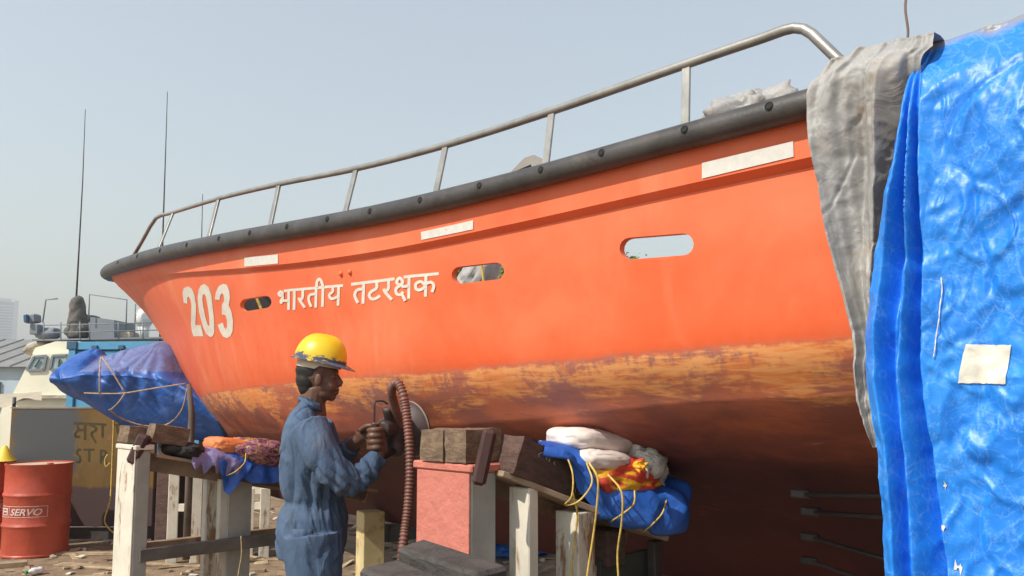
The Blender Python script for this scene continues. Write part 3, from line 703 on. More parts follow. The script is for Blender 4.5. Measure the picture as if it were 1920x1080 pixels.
# ---- cradle beside the worker (near)
cb = empty('hull_cradle', bw(2.30, 2.0, 0), 0, 'steel cradle with a pink pillar and sloping plate to the right of the worker', 'cradle', 'cradles holding the boat')
pillar(cb, 2.285, 1.93, 1.272, 0.30, 0.125, M['pink_paint'], M['grey_steel'])
SB = 0.34                                                  # slope of the beam
def beamB(k): return bw(2.26-.19*k, 1.94+.61*k, 1.30-.285*min(k, 1)-.17*max(0, k-1))
a, c = beamB(0.22), beamB(1.38)
d = (c-a).normalized(); sd = Vector((0, 0, 1)).cross(d).normalized(); up = d.cross(sd); up = up if up.z > 0 else -up
rel(MB().bar(a, c, .30, .022, up=up, bev=.003), cb).build('sloping_plate', M['plate'], cb)
for off in (sd.dot(AX)/abs(sd.dot(AX))*.12,):
    rel(MB().bar(a-up*.04+sd*off, c-up*.04+sd*off, .02, .05, up=up), cb).build('stiffener', M['plate'], cb)
for k, w, e, mt in ((.35, .105, .05, 'cream_rust'), (.70, .115, .10, 'cream_rust'), (1.45, .04, .06, 'dark_steel')):
    q = beamB(k)-AX*(.10 if k < 1 else 0); h = q.z-.02
    obox(b := MB(), Vector((q.x, q.y, h/2)), (w, e, h), .004)
    rel(b, cb).build('post', M[mt], cb)
q = beamB(1.22); h = q.z-.10
obox(b := MB(), Vector((q.x, q.y, h/2)), (.02, .36, h), .003)
rel(b, cb).build('web_plate', M['shaded_green'], cb)
q = beamB(1.05); obox(b := MB(), Vector((q.x, q.y, q.z-.09)), (.14, .12, .14), .01)
rel(b, cb).build('packing_block', M['dark_timber'], cb)
# hooked dark red bracket gripping the timber end
q = place(913, 868, 2.80)
rel(MB().bar(q+Vector((.012, 0, .115)), q+Vector((-.03, -.0, -.075)), .05, .05, up=(0, 1, 0), bev=.012), cb).build('hook_bracket', M['red_oxide'], cb)

# ---- timbers on it
def timber(name, c, ext, slope, mat, label, group=None, parts=True):
    r = bpy.data.objects
    b = MB(); y = (INB*math.cos(slope)+Vector((0, 0, -math.sin(slope)))).normalized()
    z = AX.cross(y); z = z if z.z > 0 else -z
    bm = bmesh.new(); bmesh.ops.create_cube(bm, size=1)
    for v in bm.verts: v.co = Vector((v.co.x*ext[0], v.co.y*ext[1], v.co.z*ext[2]))
    bmesh.ops.subdivide_edges(bm, edges=bm.edges[:], cuts=7, use_grid_fill=True)
    for v in bm.verts:
        q = Vector((abs(v.co.x)/ext[0]*2, abs(v.co.y)/ext[1]*2, abs(v.co.z)/ext[2]*2))
        if sum(1 for t in q if t > .99) >= 2: v.co *= 1-.022*(1+fbm(v.co+Vector(c), 30, 2))
    bm.verts.index_update()
    for v in bm.verts: v.co += v.co.normalized()*0.005*fbm(v.co+Vector(c), 14, 3)
    b.add([v.co for v in bm.verts], [[v.index for v in f.verts] for f in bm.faces]); bm.free()
    o = b.build(name, M[mat], None, True, 45); o.location = c; o.rotation_euler = frame(-AX, y, z).to_euler()
    return tag(o, label, 'timber', group)
timber('timber_block', bw(2.33, 1.99, 1.333), (.135, .17, .118), 0, 'block', 'brown cracked timber block on the pink pillar, left of two', 'blocks on the pink pillar')
timber('timber_block', bw(2.20, 2.0, 1.335), (.115, .18, .122), 0, 'block', 'brown timber block on the pink pillar, right of two beside the bracket', 'blocks on the pink pillar')
q = beamB(.66)+up*.085
long_t = timber('timber_baulk', q, (.17, .64, .145), math.atan2(-d.z, math.hypot(d.x, d.y)), 'dark_timber', 'long dark timber baulk chalked with writing on the sloping plate')
# chalk scrawl on its near side
cm = MB(); random.seed(4)
def scrawl(x0, z0, n, h):
    for i in range(n):
        x = x0+i*h*.62
        pts = [(x+random.uniform(-.2, .5)*h, z0+random.uniform(-.5, .5)*h) for _ in range(4)]
        pts = [(x, z0+h*.45), (x+h*.5, z0+h*.45)] if i % 3 == 1 else pts
        for (ax, az), (bx, bz) in zip(pts, pts[1:]):
            L = math.hypot(bx-ax, bz-az)+1e-6; nx, nz = -(bz-az)/L*.0013, (bx-ax)/L*.0013
            cm.add([(.0895, ax+nx, az+nz), (.0895, ax-nx, az-nz), (.0895, bx-nx, bz-nz), (.0895, bx+nx, bz+nz)], [(0, 1, 2, 3)])
scrawl(-.22, .035, 6, .028); scrawl(-.02, .01, 5, .024); scrawl(.02, -.03, 6, .024)
cm.build('chalk_marks', M['chalk'], long_t)['kind'] = 'stuff'

# ---- cradle under the bow (left)
ca = empty('hull_cradle', bw(5.13, 1.85, 0), 0, 'rusty cream steel cradle with a white pillar at the left', 'cradle', 'cradles holding the boat')
pillar(ca, 5.12, 1.82, 1.232, 0.29, 0.085, M['cream_rust'], M['grey_steel'])
def beamA(k): return bw(5.12-.06*k, 1.86+.62*k, 1.185-.13*k)
a, c = beamA(.15), beamA(2.6)
dA = (c-a).normalized(); sdA = Vector((0, 0, 1)).cross(dA).normalized(); upA = dA.cross(sdA); upA = upA if upA.z > 0 else -upA
rel(MB().bar(a, c, .28, .02, up=upA, bev=.003), ca).build('sloping_plate', M['plate'], ca)
rel(MB().bar(a-upA*.055, c-upA*.055, .015, .09, up=upA), ca).build('stiffener', M['plate'], ca)
rel(MB().bar(beamA(.9)-upA*.02+AX*.0, beamA(2.5)-upA*.02, .20, .12, up=upA, bev=.01), ca).build('timber_bearer', M['dark_timber'], ca)
for k, w, e, mt, ds in ((.84, .06, .10, 'cream_rust', .10), (.94, .05, .16, 'cream_rust', -.03)):
    q = beamA(k)+AX*ds; h = q.z-.07
    obox(b := MB(), Vector((q.x, q.y, h/2)), (w, e, h), .004)
    rel(b, ca).build('post', M[mt], ca)
q = beamA(1.02)-AX*.06; h = q.z-.08
obox(b := MB(), Vector((q.x, q.y, h/2)), (.012, .16, h), .003)
rel(b, ca).build('web_plate', M['grey_steel'], ca)
q0 = bw(4.98, 1.86, .585); q1 = bw(4.92, 3.1, .585)
rel(MB().bar(q0, q1, .05, .075, bev=.003), ca).build('lower_brace', M['brace'], ca)
q0 = bw(5.27, 1.93, .585); q1 = bw(5.22, 3.1, .585)
rel(MB().bar(q0, q1, .05, .05, bev=.003), ca).build('lower_brace', M['plate'], ca)
q = place(259, 842, 4.84)
rel(MB().bar(q+Vector((.04, 0, .085)), q+Vector((-.03, 0, -.085)), .07, .075, up=(0, 1, 0), bev=.015), ca).build('hook_bracket', M['red_oxide'], ca)
timber('timber_block', bw(5.19, 1.90, 1.285), (.17, .17, .10), .12, 'block', 'brown timber block on the white pillar, left of two', 'blocks on the white pillar')
timber('timber_block', bw(5.02, 2.02, 1.285), (.11, .22, .11), .18, 'block', 'pinkish brown timber block on the white pillar, right of two behind the bracket', 'blocks on the white pillar')

# ---- keel props further back
def prop(name, u0, u1, v0, depth, dd, mats, label):
    a = place(u0, v0, depth); b = place(u1, v0, depth)
    w = (b.x-a.x); top = a.z
    r = empty(name, (a.x+w/2, depth, 0), 0, label, 'prop', 'keel props under the boat')
    MB().box((0, 0, top/2), (w*.62, dd, top), RAD(30), .006).build('post', M[mats[0]], r)
    MB().box((0, 0, .012), (w*.62+.16, dd+.16, .024), RAD(30), .004).build('base_plate', M[mats[1]], r)
    return r
kp = prop('keel_prop', 662, 728, 958, 6.55, .18, ('yellow_steel', 'dark_steel'), 'sunlit cream post under the keel to the right of the worker')
b = MB().bar(place(722, 1000, 6.7), place(850, 985, 7.6), .10, .14); rel(b, kp).build('cross_beam', M['dark_steel'], kp)
b = MB().bar(Vector(place(770, 1000, 7.2)), Vector((place(770, 1000, 7.2).x, 7.2, 0)), .07, .07, up=(1, 0, 0)); rel(b, kp).build('back_post', M['grey_steel'], kp)
# pale frames behind the bow cradle
def trestle(u0, u1, v0, depth, label, mat, rails):
    a = place(u0, v0, depth); b = place(u1, v0, depth)
    r = empty('trestle', ((a.x+b.x)/2, depth, 0), 0, label, 'trestle', 'pale trestles behind the cradles')
    for x in (a.x, b.x):
        MB().box((x-r.location.x, 0, a.z/2), (.09, .09, a.z), RAD(20), .004).build('post', M[mat], r)
    for f in rails:
        MB().bar((a.x-r.location.x, 0, a.z*f), (b.x-r.location.x, 0, a.z*f), .05, .07, bev=.003).build('rail', M[mat], r)
    return r
trestle(328, 372, 868, 7.6, 'cream steel trestle seen through the bow cradle, left of the grey posts', 'cream_rust', (.55, .97))
trestle(468, 498, 915, 7.8, 'small pale trestle seen between the grey posts and the worker', 'cream_rust', (.75, .97))
# stack of black timber in the foreground
bs = place(800, 1062, 2.45)
def black(x, y, z, ext, rz, label):
    o = MB().box((0, 0, 0), ext, None, .012, .006).build('black_timber', M['black_block'])
    o.location = (x, y, z); o.rotation_euler = (RAD(4), RAD(-3), rz)
    return tag(o, label, 'timber', 'stacked black timbers')
zt = bs.z
p1 = place(800, 1055, 2.55); p2 = place(845, 1040, 2.68)
black(p1.x-.02, p1.y-.10, p1.z-.075, (.14, .42, .09), RAD(42), 'black squared timber on top of the stack in front, lower left one')
black(p2.x+.0, p2.y-.06, p2.z-.03, (.13, .40, .085), RAD(45), 'black squared timber on top of the stack in front, leaning against the pink pillar')
z = p1.z-.16
k = 0
while z > .0:
    h = min(.12, z)
    black(p1.x+.06+.02*(k % 2), p1.y-.03, z-h/2, (.5, .16, h-.004) if k % 2 else (.18, .46, h-.004), RAD(40), 'black timber in the stack before the pink pillar, %s layer under the top pair' % ('first', 'second', 'third', 'fourth', 'fifth', 'sixth', 'seventh', 'eighth', 'ninth')[k])
    z -= h; k += 1
# ================================================================== sacks, sheets and ropes on the cradles
def tarp_mat(name, c, c2, rough=0.32, crink=0.7, cs=9.0, dirt=None, bd=0.006, wear=None):
    m = NT(name)
    a = m.noise(2.5, 5, 0.6)
    r = m.n('ShaderNodeTexNoise'); r.noise_type = 'RIDGED_MULTIFRACTAL'
    r.inputs['Scale'].default_value = cs; r.inputs['Detail'].default_value = 4; r.inputs['Roughness'].default_value = 0.55
    r.inputs['Distortion'].default_value = 0.5
    m.l(m.tc.outputs['Object'], r.inputs['Vector'])
    v = m.n('ShaderNodeTexVoronoi'); v.feature = 'DISTANCE_TO_EDGE'; v.inputs['Scale'].default_value = cs*1.3
    nd = m.n('ShaderNodeVectorMath', operation='ADD'); m.l(m.tc.outputs['Object'], nd.inputs[0])
    nn = m.n('ShaderNodeTexNoise'); nn.inputs['Scale'].default_value = 3.0; m.l(m.tc.outputs['Object'], nn.inputs['Vector'])
    m.l(nn.outputs['Color'], nd.inputs[1]); m.l(nd.outputs[0], v.inputs['Vector'])
    fine = m.noise(cs*9, 3, 0.6)
    col = m.mix(m.ramp(a, 0.3, 0.7), c, c2)
    if wear:                                                # creases rubbed pale
        for sc_, wd, st_ in ((cs*.13, .012, .42), (cs*.30, .016, .36), (cs*.7, .030, .28)):
            nz = m.noise(sc_, 3, 0.55, dist=0.8)
            ln = m.ramp(m.math('ABSOLUTE', m.math('SUBTRACT', nz, 0.5)), wd, 0.0)
            col = m.mix(m.math('MULTIPLY', m.math('MULTIPLY', ln, m.ramp(fine, 0.3, 0.6)), st_), col, wear)
    if dirt: col = m.mix(m.math('MULTIPLY', m.ramp(m.noise(5.0, 8, 0.7, dist=.5), 0.52, 0.72), 0.75), col, dirt)
    m.color(col)
    m.rough(m.math('ADD', m.math('MULTIPLY', fine, 0.25), rough-.1, clamp=True))
    m.b.inputs['Specular IOR Level'].default_value = 0.55
    hs = []
    for k_, w_ in ((0.55, 1.0), (1.25, 0.55), (2.9, 0.26)):          # facets of crumpled sheet at three sizes
        vv = m.n('ShaderNodeTexVoronoi'); vv.feature = 'F1'; vv.inputs['Scale'].default_value = cs*k_
        m.l(nd.outputs[0], vv.inputs['Vector']); hs.append(m.math('MULTIPLY', vv.outputs['Distance'], w_))
    h = m.math('ADD', m.math('ADD', hs[0], hs[1]), hs[2])
    h = m.math('ADD', h, m.math('MULTIPLY', r.outputs['Fac'], 0.10))
    h = m.math('ADD', h, m.math('MULTIPLY', fine, 0.05))
    m.bump(h, crink, bd)
    return m.m
M['blue_tarp'] = tarp_mat('blue_tarpaulin', (0.008, 0.150, 0.60), (0.015, 0.200, 0.70), 0.34, 0.5, 26, None, 0.005)
M['blue_sheet'] = tarp_mat('blue_sheet', (0.012, 0.085, 0.42), (0.03, 0.14, 0.55), 0.5, 0.5, 14)
M['faded_sheet'] = tarp_mat('faded_lilac_sheet', (0.16, 0.15, 0.36), (0.26, 0.22, 0.42), 0.6, 0.5, 16)
M['grey_tarp'] = tarp_mat('grey_tarpaulin', (0.28, 0.278, 0.27), (0.36, 0.355, 0.34), 0.6, 0.4, 22, (0.36, 0.285, 0.215), 0.004, (0.50, 0.49, 0.47))
M['white_sack'] = tarp_mat('white_woven_sack', (0.66, 0.55, 0.50), (0.74, 0.66, 0.60), 0.6, 0.3, 16, None, .003)
M['silver_bag'] = tarp_mat('clear_plastic_bag', (0.55, 0.55, 0.50), (0.72, 0.70, 0.62), 0.22, 1.0, 22)
M['orange_sack'] = tarp_mat('orange_sack', (0.62, 0.15, 0.04), (0.70, 0.22, 0.07), 0.6, 0.4, 18)
M['black_cloth'] = tarp_mat('black_cloth', (0.012, 0.012, 0.013), (0.03, 0.03, 0.03), 0.85, 0.6, 18)
def patch_mat(name, cols, sc):
    m = NT(name)
    v = m.noise(1.0, 3, 0.5, m.coords(sc), dist=1.2); w = m.noise(1.0, 3, 0.5, m.coords(tuple(x*1.7 for x in sc), loc=(3, 5, 2)), dist=1.0)
    c = m.mix(m.ramp(v, 0.47, 0.52), cols[0], cols[1])
    c = m.mix(m.ramp(w, 0.58, 0.62), c, cols[2])
    m.color(c); m.rough(0.5); m.bump(m.noise(30, 5, .6), .5, .01)
    return m.m
M['red_yellow'] = patch_mat('red_yellow_sack', ((0.62, 0.06, 0.03), (0.80, 0.42, 0.02), (0.72, 0.10, 0.06)), (6, 6, 14))
M['purple_print'] = patch_mat('purple_print_sack', ((0.10, 0.022, 0.06), (0.30, 0.13, 0.16), (0.50, 0.30, 0.04)), (16, 16, 34))
M['rope_yellow'] = pbr('yellow_rope', (0.60, 0.42, 0.10), 0.8, var=0.3, scale=40)
M['rope_tan'] = pbr('tan_rope', (0.40, 0.29, 0.17), 0.85, var=0.3, scale=40)

def sack(name, c, rad, F, mat, label, seed=0, sq=0.55, wr=0.10, cat='sack', group='sacks wedged under the hull'):
    rows = []; nu, nv = 64, 36
    for j in range(nv+1):
        ph = -math.pi/2+math.pi*j/nv; r = []
        for i in range(nu):
            th = 2*math.pi*i/nu
            pw = lambda t, e: math.copysign(abs(t)**e, t)
            d = Vector((pw(math.cos(ph), sq)*pw(math.cos(th), sq), pw(math.cos(ph), sq)*pw(math.sin(th), sq), pw(math.sin(ph), .8)))
            p = Vector((d.x*rad[0], d.y*rad[1], d.z*rad[2]))
            k = 1+wr*fbm(p+Vector((seed*3.1, seed, 0)), 5/max(rad)*.25, 4)+wr*.5*abs(fbm(p+Vector((seed, 0, 7)), 9/max(rad)*.25, 3))
            k -= wr*1.1*max(0, 1-abs(fbm(p+Vector((seed*1.7, 4, seed)), 7/max(rad)*.25, 2))*7)*.5
            r.append(p*k)
        rows.append(r)
    b = MB().rings(rows)
    o = b.build(name, M[mat], None, True); o.location = c; o.rotation_euler = F.to_euler()
    return tag(o, label, cat, group)
Fb = frame(-sd, d, up) if (-sd).cross(d).dot(up) > 0 else frame(sd, d, up)
d5 = (Vector((d.x, d.y, 0)).normalized()+Vector((0, 0, -.10))).normalized(); up5 = (up-d5*up.dot(d5)).normalized()
Fs = frame(up5.cross(d5)*-1, d5, up5) if (up5.cross(d5)*-1).cross(d5).dot(up5) > 0 else frame(up5.cross(d5), d5, up5)
def onB(k, a, u):
    """on the near cradle's beam: k along, a towards the stern, u above the plate"""
    return beamB(k)-AX*a+up*u
sack('white_sack', onB(.80, .0, .285), (.12, .175, .048), Fs, 'white_sack', 'smooth white sack on top, pressed under the bilge of the hull', 1)
sack('white_sack', onB(.80, .06, .205), (.12, .12, .045), Fs, 'white_sack', 'pinkish white sack underneath the top white sack', 2)
sack('printed_sack', onB(.93, .09, .185), (.09, .17, .072), Fs, 'red_yellow', 'shiny red and yellow sack with a tied end', 3, .7, .22)
neck = place(1192, 872, 3.08)
tie = MB()
for i in range(11):
    a_ = i/11*6.283; r_ = .6+.4*math.sin(5*a_+1)
    pts = [neck, neck+Vector((.014+.012*math.cos(a_), -.012, .016*math.sin(a_))), neck+Vector((.022+.026*r_*math.cos(a_+.3), -.02+.014*math.sin(3*a_), .036*r_*math.sin(a_+.3)))]
    tie.tube(spline(pts, 3), [.014, .013, .012, .011, .009, .007, .003], 6)
tie_o = tie.build('tied_neck', M['red_yellow'], None, True)
prn = [o for o in bpy.data.objects if o.name.startswith('printed_sack')][0]
tie_o.data.transform(prn.matrix_basis.inverted()); tie_o.parent = prn
sack('plastic_bag', onB(1.12, .07, .215), (.085, .095, .125), Fs, 'silver_bag', 'crumpled clear plastic bag at the low end of the near cradle', 4, .9, .55, 'bag')

# blue sheet wrapped along the beam
def sheetB():
    rows = []
    for i in range(61):
        k = .36+1.11*i/60; t = i/60
        top = .165+.03*math.sin(t*7)-(.10*max(0, (t-.88)/.12)**2)
        bot = .145-.19*min(1, max(0, (t-.14)/.28)) if t < .42 else -.05-.015*math.sin(t*9)
        wout = .135+.055*min(1, t*2.2)+.02*math.sin(t*11)
        if t > .9: wout *= 1-.5*((t-.9)/.1)**2; bot += .06*((t-.9)/.1)
        prof = [(-.10, top*.82), (-.03, top*.97), (.045, top), (.10, top*.93), (wout-.02, top*.72), (wout, top*.45+bot*.2), (wout+.008, (top*.2+bot*.6)), (wout, bot), (wout-.035, bot-.015)]
        pr = spline([(a, 0, u) for a, u in prof], 4)
        row = []
        for q in pr:
            w = Vector((k*.65, q.x, q.z))
            dd = .016*fbm(w+Vector((0, 0, 4)), 9, 4)+.012*math.sin((k*26+q.z*22)+4*fbm(w, 4, 2))*min(1, max(0, (.2-q.z)*6))
            row.append(onB(k, q.x+dd, q.z+dd*.6+.10*t**1.4))
        rows.append(row)
    b = MB().grid(rows); b.add(rows[-1], [tuple(range(len(rows[-1])))])
    return b.build('blue_sheet', M['blue_sheet'], None, True)
tag(sheetB(), 'blue plastic sheet tied along the sloping beam right of the pink pillar', 'sheet')
sp = MB(); rows = []
for i in range(15):
    r = []
    for j in range(11):
        k = .43+.20*i/14; a_ = -.06+.16*j/10
        r.append(onB(k, a_, .168+.022*fbm((i*.3, j*.35, 2), 1, 3)+.01*math.sin(i*1.3+j)))
    rows.append(r)
tag(MB().grid(rows).build('white_sheet', M['white_sack'], None, True), 'crumpled white plastic scrap at the upper end of the blue sheet', 'sheet')

def rope(pts, r, mat, label, group='yellow ropes', n=6, name='rope'):
    b = MB().tube(spline([place(*p) for p in pts], 6), r, n)
    return tag(b.build(name, M[mat], None, True), label, 'rope', group)
rope([(1062, 852, 3.02), (1074, 890, 2.97), (1072, 930, 2.95), (1060, 946, 3.0), (1085, 940, 2.95), (1110, 905, 2.97), (1100, 868, 3.03)], .0035, 'rope_yellow', 'yellow rope looped in a ring round the upper part of the blue sheet')
rope([(1074, 925, 2.95), (1082, 960, 3.0), (1078, 1010, 3.02), (1070, 1080, 3.02), (1068, 1180, 3.0)], .004, 'rope_yellow', 'yellow rope end hanging in front of the second cream post')
rope([(1105, 868, 3.02), (1121, 900, 2.96), (1118, 960, 2.98), (1110, 1020, 3.0), (1100, 1090, 3.0), (1096, 1190, 3.0)], .0045, 'rope_yellow', 'longest yellow rope hanging from the middle of the blue sheet')
rope([(1140, 890, 3.06), (1165, 922, 3.0), (1166, 975, 3.02), (1158, 1035, 3.05), (1160, 1095, 3.05), (1162, 1190, 3.05)], .0042, 'rope_yellow', 'yellow rope hanging in front of the dark web plate')
rope([(1190, 920, 3.08), (1188, 945, 3.04), (1165, 965, 3.04), (1145, 978, 3.12)], .0035, 'rope_yellow', 'thin yellow lashing on the middle of the blue sheet')
rope([(1250, 938, 3.2), (1240, 965, 3.15), (1215, 990, 3.15), (1202, 998, 3.25)], .0035, 'rope_yellow', 'thin yellow lashing at the low end of the blue sheet')

# ---- on the bow cradle
FA = frame(-sdA, dA, upA) if (-sdA).cross(dA).dot(upA) > 0 else frame(sdA, dA, upA)
def onA(k, a, u): return beamA(k)-AX*a+upA*u
sack('orange_sack', onA(.88, .02, .13), (.12, .15, .055), FA, 'orange_sack', 'small orange sack on the bow cradle below the stem', 5)
sack('printed_sack', onA(1.25, .08, .12), (.13, .26, .085), FA, 'purple_print', 'purple and yellow patterned sack on the bow cradle beside the worker', 6, .7, .2)
sack('black_cloth', onA(.42, .05, .06), (.12, .13, .05), FA, 'black_cloth', 'bundle of black cloth next to the blocks on the white pillar', 7, .8, .25, 'cloth')
def sheetA(k0, k1, hang, mat, name, label, a0, seed):
    rows = []
    for i in range(41):
        t = i/40; k = k0+(k1-k0)*t; h = hang(t)
        prof = [(a0-.02, .085), (.02, .10), (.10, .095), (.155, .06), (.168, .06-h*.4), (.17, .06-h*.75), (.165, .06-h)]
        pr = spline([(a, 0, u) for a, u in prof], 4); row = []
        for q in pr:
            w = Vector((k, q.x+seed, q.z))
            dd = .014*fbm(w, 8, 4)+.010*math.sin(k*30+seed+3*fbm(w, 3, 2))*max(0, (.08-q.z)*8)
            row.append(onA(k, q.x+dd, q.z+dd*.5))
        rows.append(row)
    return tag(MB().grid(rows).build(name, M[mat], None, True), label, 'sheet')
def hangA(t): return .05+.20*max(0, 1-abs(t-.62)/.26)+.06*math.sin(t*23)*(1-t)
sheetA(.44, .95, lambda t: .07+.05*math.sin(t*15)**2, 'faded_sheet', 'faded_sheet', 'faded lilac sheet with ragged edge on the bow cradle', -.1, 1)
sheetA(.70, 1.08, lambda t: .04+.20*max(0, 1-abs(t-.45)/.5), 'blue_sheet', 'blue_rag', 'blue sheet hanging in a pointed corner over the bow cradle plate', -.02, 5)
sheetA(.98, 1.9, lambda t: .12+.02*math.sin(t*9), 'blue_sheet', 'blue_sheet', 'blue sheet along the bow cradle left of the worker', -.02, 9)
rope([(461, 850, 5.15), (458, 868, 5.1), (440, 885, 5.1), (422, 893, 5.15)], .0035, 'rope_yellow', 'short yellow cord under the blue sheet of the bow cradle')
rope([(452, 1005, 4.85), (453, 1040, 4.85), (448, 1070, 4.85), (440, 1120, 4.85)], .004, 'rope_tan', 'thin tan cord hanging from the lower brace of the bow cradle')
# bundle on the ground beyond the near cradle
gb = place(975, 1040, 8.0); gb.z = .17
sack('blue_bundle', gb, (.42, .30, .16), Matrix.Identity(3), 'blue_tarp', 'blue plastic bundle on the ground behind the near cradle', 8, .8, .4, 'bundle', None)
# ================================================================== the worker
def cloth_mat():
    m = NT('blue_coverall')
    a = m.noise(3.5, 6, 0.65); g = m.noise(7.0, 7, 0.7, dist=.6); f = m.noise(1.0, 4, .6, m.coords((26, 26, 7)), dist=.8)
    col = m.mix(m.ramp(a, 0.3, 0.7), (0.058, 0.095, 0.160), (0.100, 0.150, 0.235))
    col = m.mix(m.math('MULTIPLY', m.ramp(g, 0.5, 0.72), 0.55), col, (0.110, 0.105, 0.105))
    m.color(col); m.rough(0.9); m.b.inputs['Specular IOR Level'].default_value = 0.2
    m.bump(m.math('ADD', m.math('MULTIPLY', f, .8), m.math('MULTIPLY', m.noise(160, 2, .5), .1)), 0.55, 0.02)
    return m.m
M['coverall'] = cloth_mat()
M['skin'] = pbr('skin', (0.135, 0.066, 0.042), 0.5, var=0.15, scale=12, bump=0.1)
M['hair'] = pbr('hair', (0.012, 0.010, 0.009), 0.6, bump=0.5, bscale=200)
def hat_mat():
    m = NT('helmet_yellow')
    sep = m.n('ShaderNodeSeparateXYZ'); m.l(m.tc.outputs['Object'], sep.inputs[0])
    n = m.noise(1, 7, .7, m.coords((22, 22, 60)), dist=.8)
    lowz = m.ramp(sep.outputs[2], 0.040, 0.004)
    sm = m.ramp(m.math('ADD', m.math('MULTIPLY', lowz, .30), n), 0.70, 0.76)
    sm2 = m.ramp(m.noise(34, 5, .6), .70, .76)
    c = m.mix(m.ramp(m.noise(6, 6, .6), .3, .75), (0.80, 0.50, 0.008), (0.83, 0.58, 0.02))
    c = m.mix(m.math('MULTIPLY', sm2, .4), c, (.72, .62, .30))
    c = m.mix(sm, c, (0.07, 0.085, 0.14))
    m.color(c); m.rough(m.math('ADD', .36, m.math('MULTIPLY', sm, .4))); return m.m
M['helmet'] = hat_mat()
M['headband'] = pbr('headband', (0.55, 0.47, 0.36), 0.8, var=0.2)
M['shoe'] = pbr('shoe', (0.05, 0.04, 0.035), 0.7)

WD = 3.52                                                   # distance of the figure
PX = WD/FOCAL
person = empty('person', (place(588, 1000, WD).x, WD, 0), 0,
               'person in blue coverall and yellow hard hat sanding the hull with a grinder', 'person')
P0 = Vector(person.location)
def wp(u, v, dy=0.0): return place(u, v, WD+dy)-P0
def ell(mb, c, r, rot=None, n=16):
    rows = []
    for j in range(n//2+1):
        ph = -math.pi/2+math.pi*j/(n//2); row = []
        for i in range(n):
            th = 2*math.pi*i/n
            p = Vector((max(1e-4, math.cos(ph))*math.cos(th)*r[0], max(1e-4, math.cos(ph))*math.sin(th)*r[1], math.sin(ph)*r[2]))
            row.append(Vector(c)+(rot @ p if rot else p))
        rows.append(row)
    mb.rings(rows)
def fuse(mb, name, mat, parent, voxel, smooth=4, fn=None):
    """merge overlapping closed shells into one continuous skin"""
    me = bpy.data.meshes.new('t'); me.from_pydata(mb.v, [], mb.f)
    bm = bmesh.new(); bm.from_mesh(me); bmesh.ops.recalc_face_normals(bm, faces=bm.faces[:]); bm.to_mesh(me); bm.free()
    t = bpy.data.objects.new('t', me); COL.objects.link(t)
    r = t.modifiers.new('r', 'REMESH'); r.mode = 'VOXEL'; r.voxel_size = voxel; r.use_smooth_shade = True
    if smooth:
        q = t.modifiers.new('s', 'SMOOTH'); q.factor = 0.5; q.iterations = smooth
    dg = bpy.context.evaluated_depsgraph_get(); dg.update()
    nm = bpy.data.meshes.new_from_object(t.evaluated_get(dg))
    bpy.data.objects.remove(t); bpy.data.meshes.remove(me)
    if fn:
        nr = [v.normal.copy() for v in nm.vertices]
        for v, n in zip(nm.vertices, nr): v.co += n*fn(v.co, n)
    nm.materials.clear(); nm.materials.append(mat)
    nm.polygons.foreach_set('use_smooth', [True]*len(nm.polygons))
    nm.name = name
    o = bpy.data.objects.new(name, nm); COL.objects.link(o); o.parent = parent
    return o

# ---- body: head, neck, trunk, limbs and hands in one skin
B = MB()
ell(B, wp(596, 694), (.090, .074, .098))
ell(B, wp(608, 716), (.064, .060, .082))
ell(B, wp(609, 737), (.048, .050, .034))
ell(B, wp(621, 745), (.021, .022, .017))
ell(B, wp(626, 697), (.020, .050, .016))
B.tube([wp(630, 703), wp(635, 712), wp(640.5, 720)], [.011, .012, .0115], 10)
ell(B, wp(636, 722), (.013, .016, .008))
ell(B, wp(631.5, 731), (.012, .022, .0065)); ell(B, wp(630, 737.5), (.012, .021, .0065))
for sgn in (-1, 1):
    ell(B, wp(620, 724, sgn*.030), (.026, .026, .03))
    ell(B, wp(627, 706, sgn*.031), (.010, .013, .008))
    ell(B, wp(598, 714, sgn*.074), (.014, .010, .026), Matrix.Rotation(RAD(12), 3, 'Y'))
    ell(B, wp(596, 712, sgn*.079), (.016, .006, .029), Matrix.Rotation(RAD(12), 3, 'Y'))
B.tube([wp(584, 778), wp(586, 755), wp(592, 728)], [.066, .056, .055], 14)
ell(B, wp(588, 850), (.085, .135, .19)); ell(B, wp(588, 960), (.08, .12, .14))
for sgn in (-1, 1):
    B.tube([wp(588, 1010, sgn*.085), wp(592, 1185, sgn*.10), wp(584, 1340, sgn*.11), wp(584, 1372, sgn*.11)], [.085, .06, .045, .045], 12)
    ell(B, wp(598, 1378, sgn*.11), (.115, .042, .032))
B.tube([wp(586, 802, -.17), wp(650, 906, -.16), wp(712, 852, -.06)], [.055, .042, .029], 12)       # near arm
B.tube([wp(598, 802, .16), wp(625, 872, .20), wp(655, 838, .10), wp(683, 816, .06)], [.055, .045, .034, .027], 12)
# near hand: fist closed round the upright grip
ell(B, wp(712, 834, -.055), (.026, .024, .046)); ell(B, wp(714, 846, -.058), (.024, .024, .034))
for i in range(4):
    v = 806+11.2*i; L = (1.0, 1.08, 1.04, .92)[i]
    pts = [wp(719, v+2, -.045), wp(713, v, -.085), wp(703, v, -.098), wp(694, v+.5, -.085*L), wp(691.5, v+1, -.058), wp(694, v+1, -.036)]
    B.tube(spline(pts, 3), [.0125]*10+[.0115, .011, .0105, .0105, .010, .009], 10)
B.tube(spline([wp(717, 822, -.05), wp(714, 806, -.035), wp(706, 797, -.035), wp(698, 797, -.05)], 3), [.016, .016, .015, .015, .014, .0135, .013, .012, .011, .009], 10)
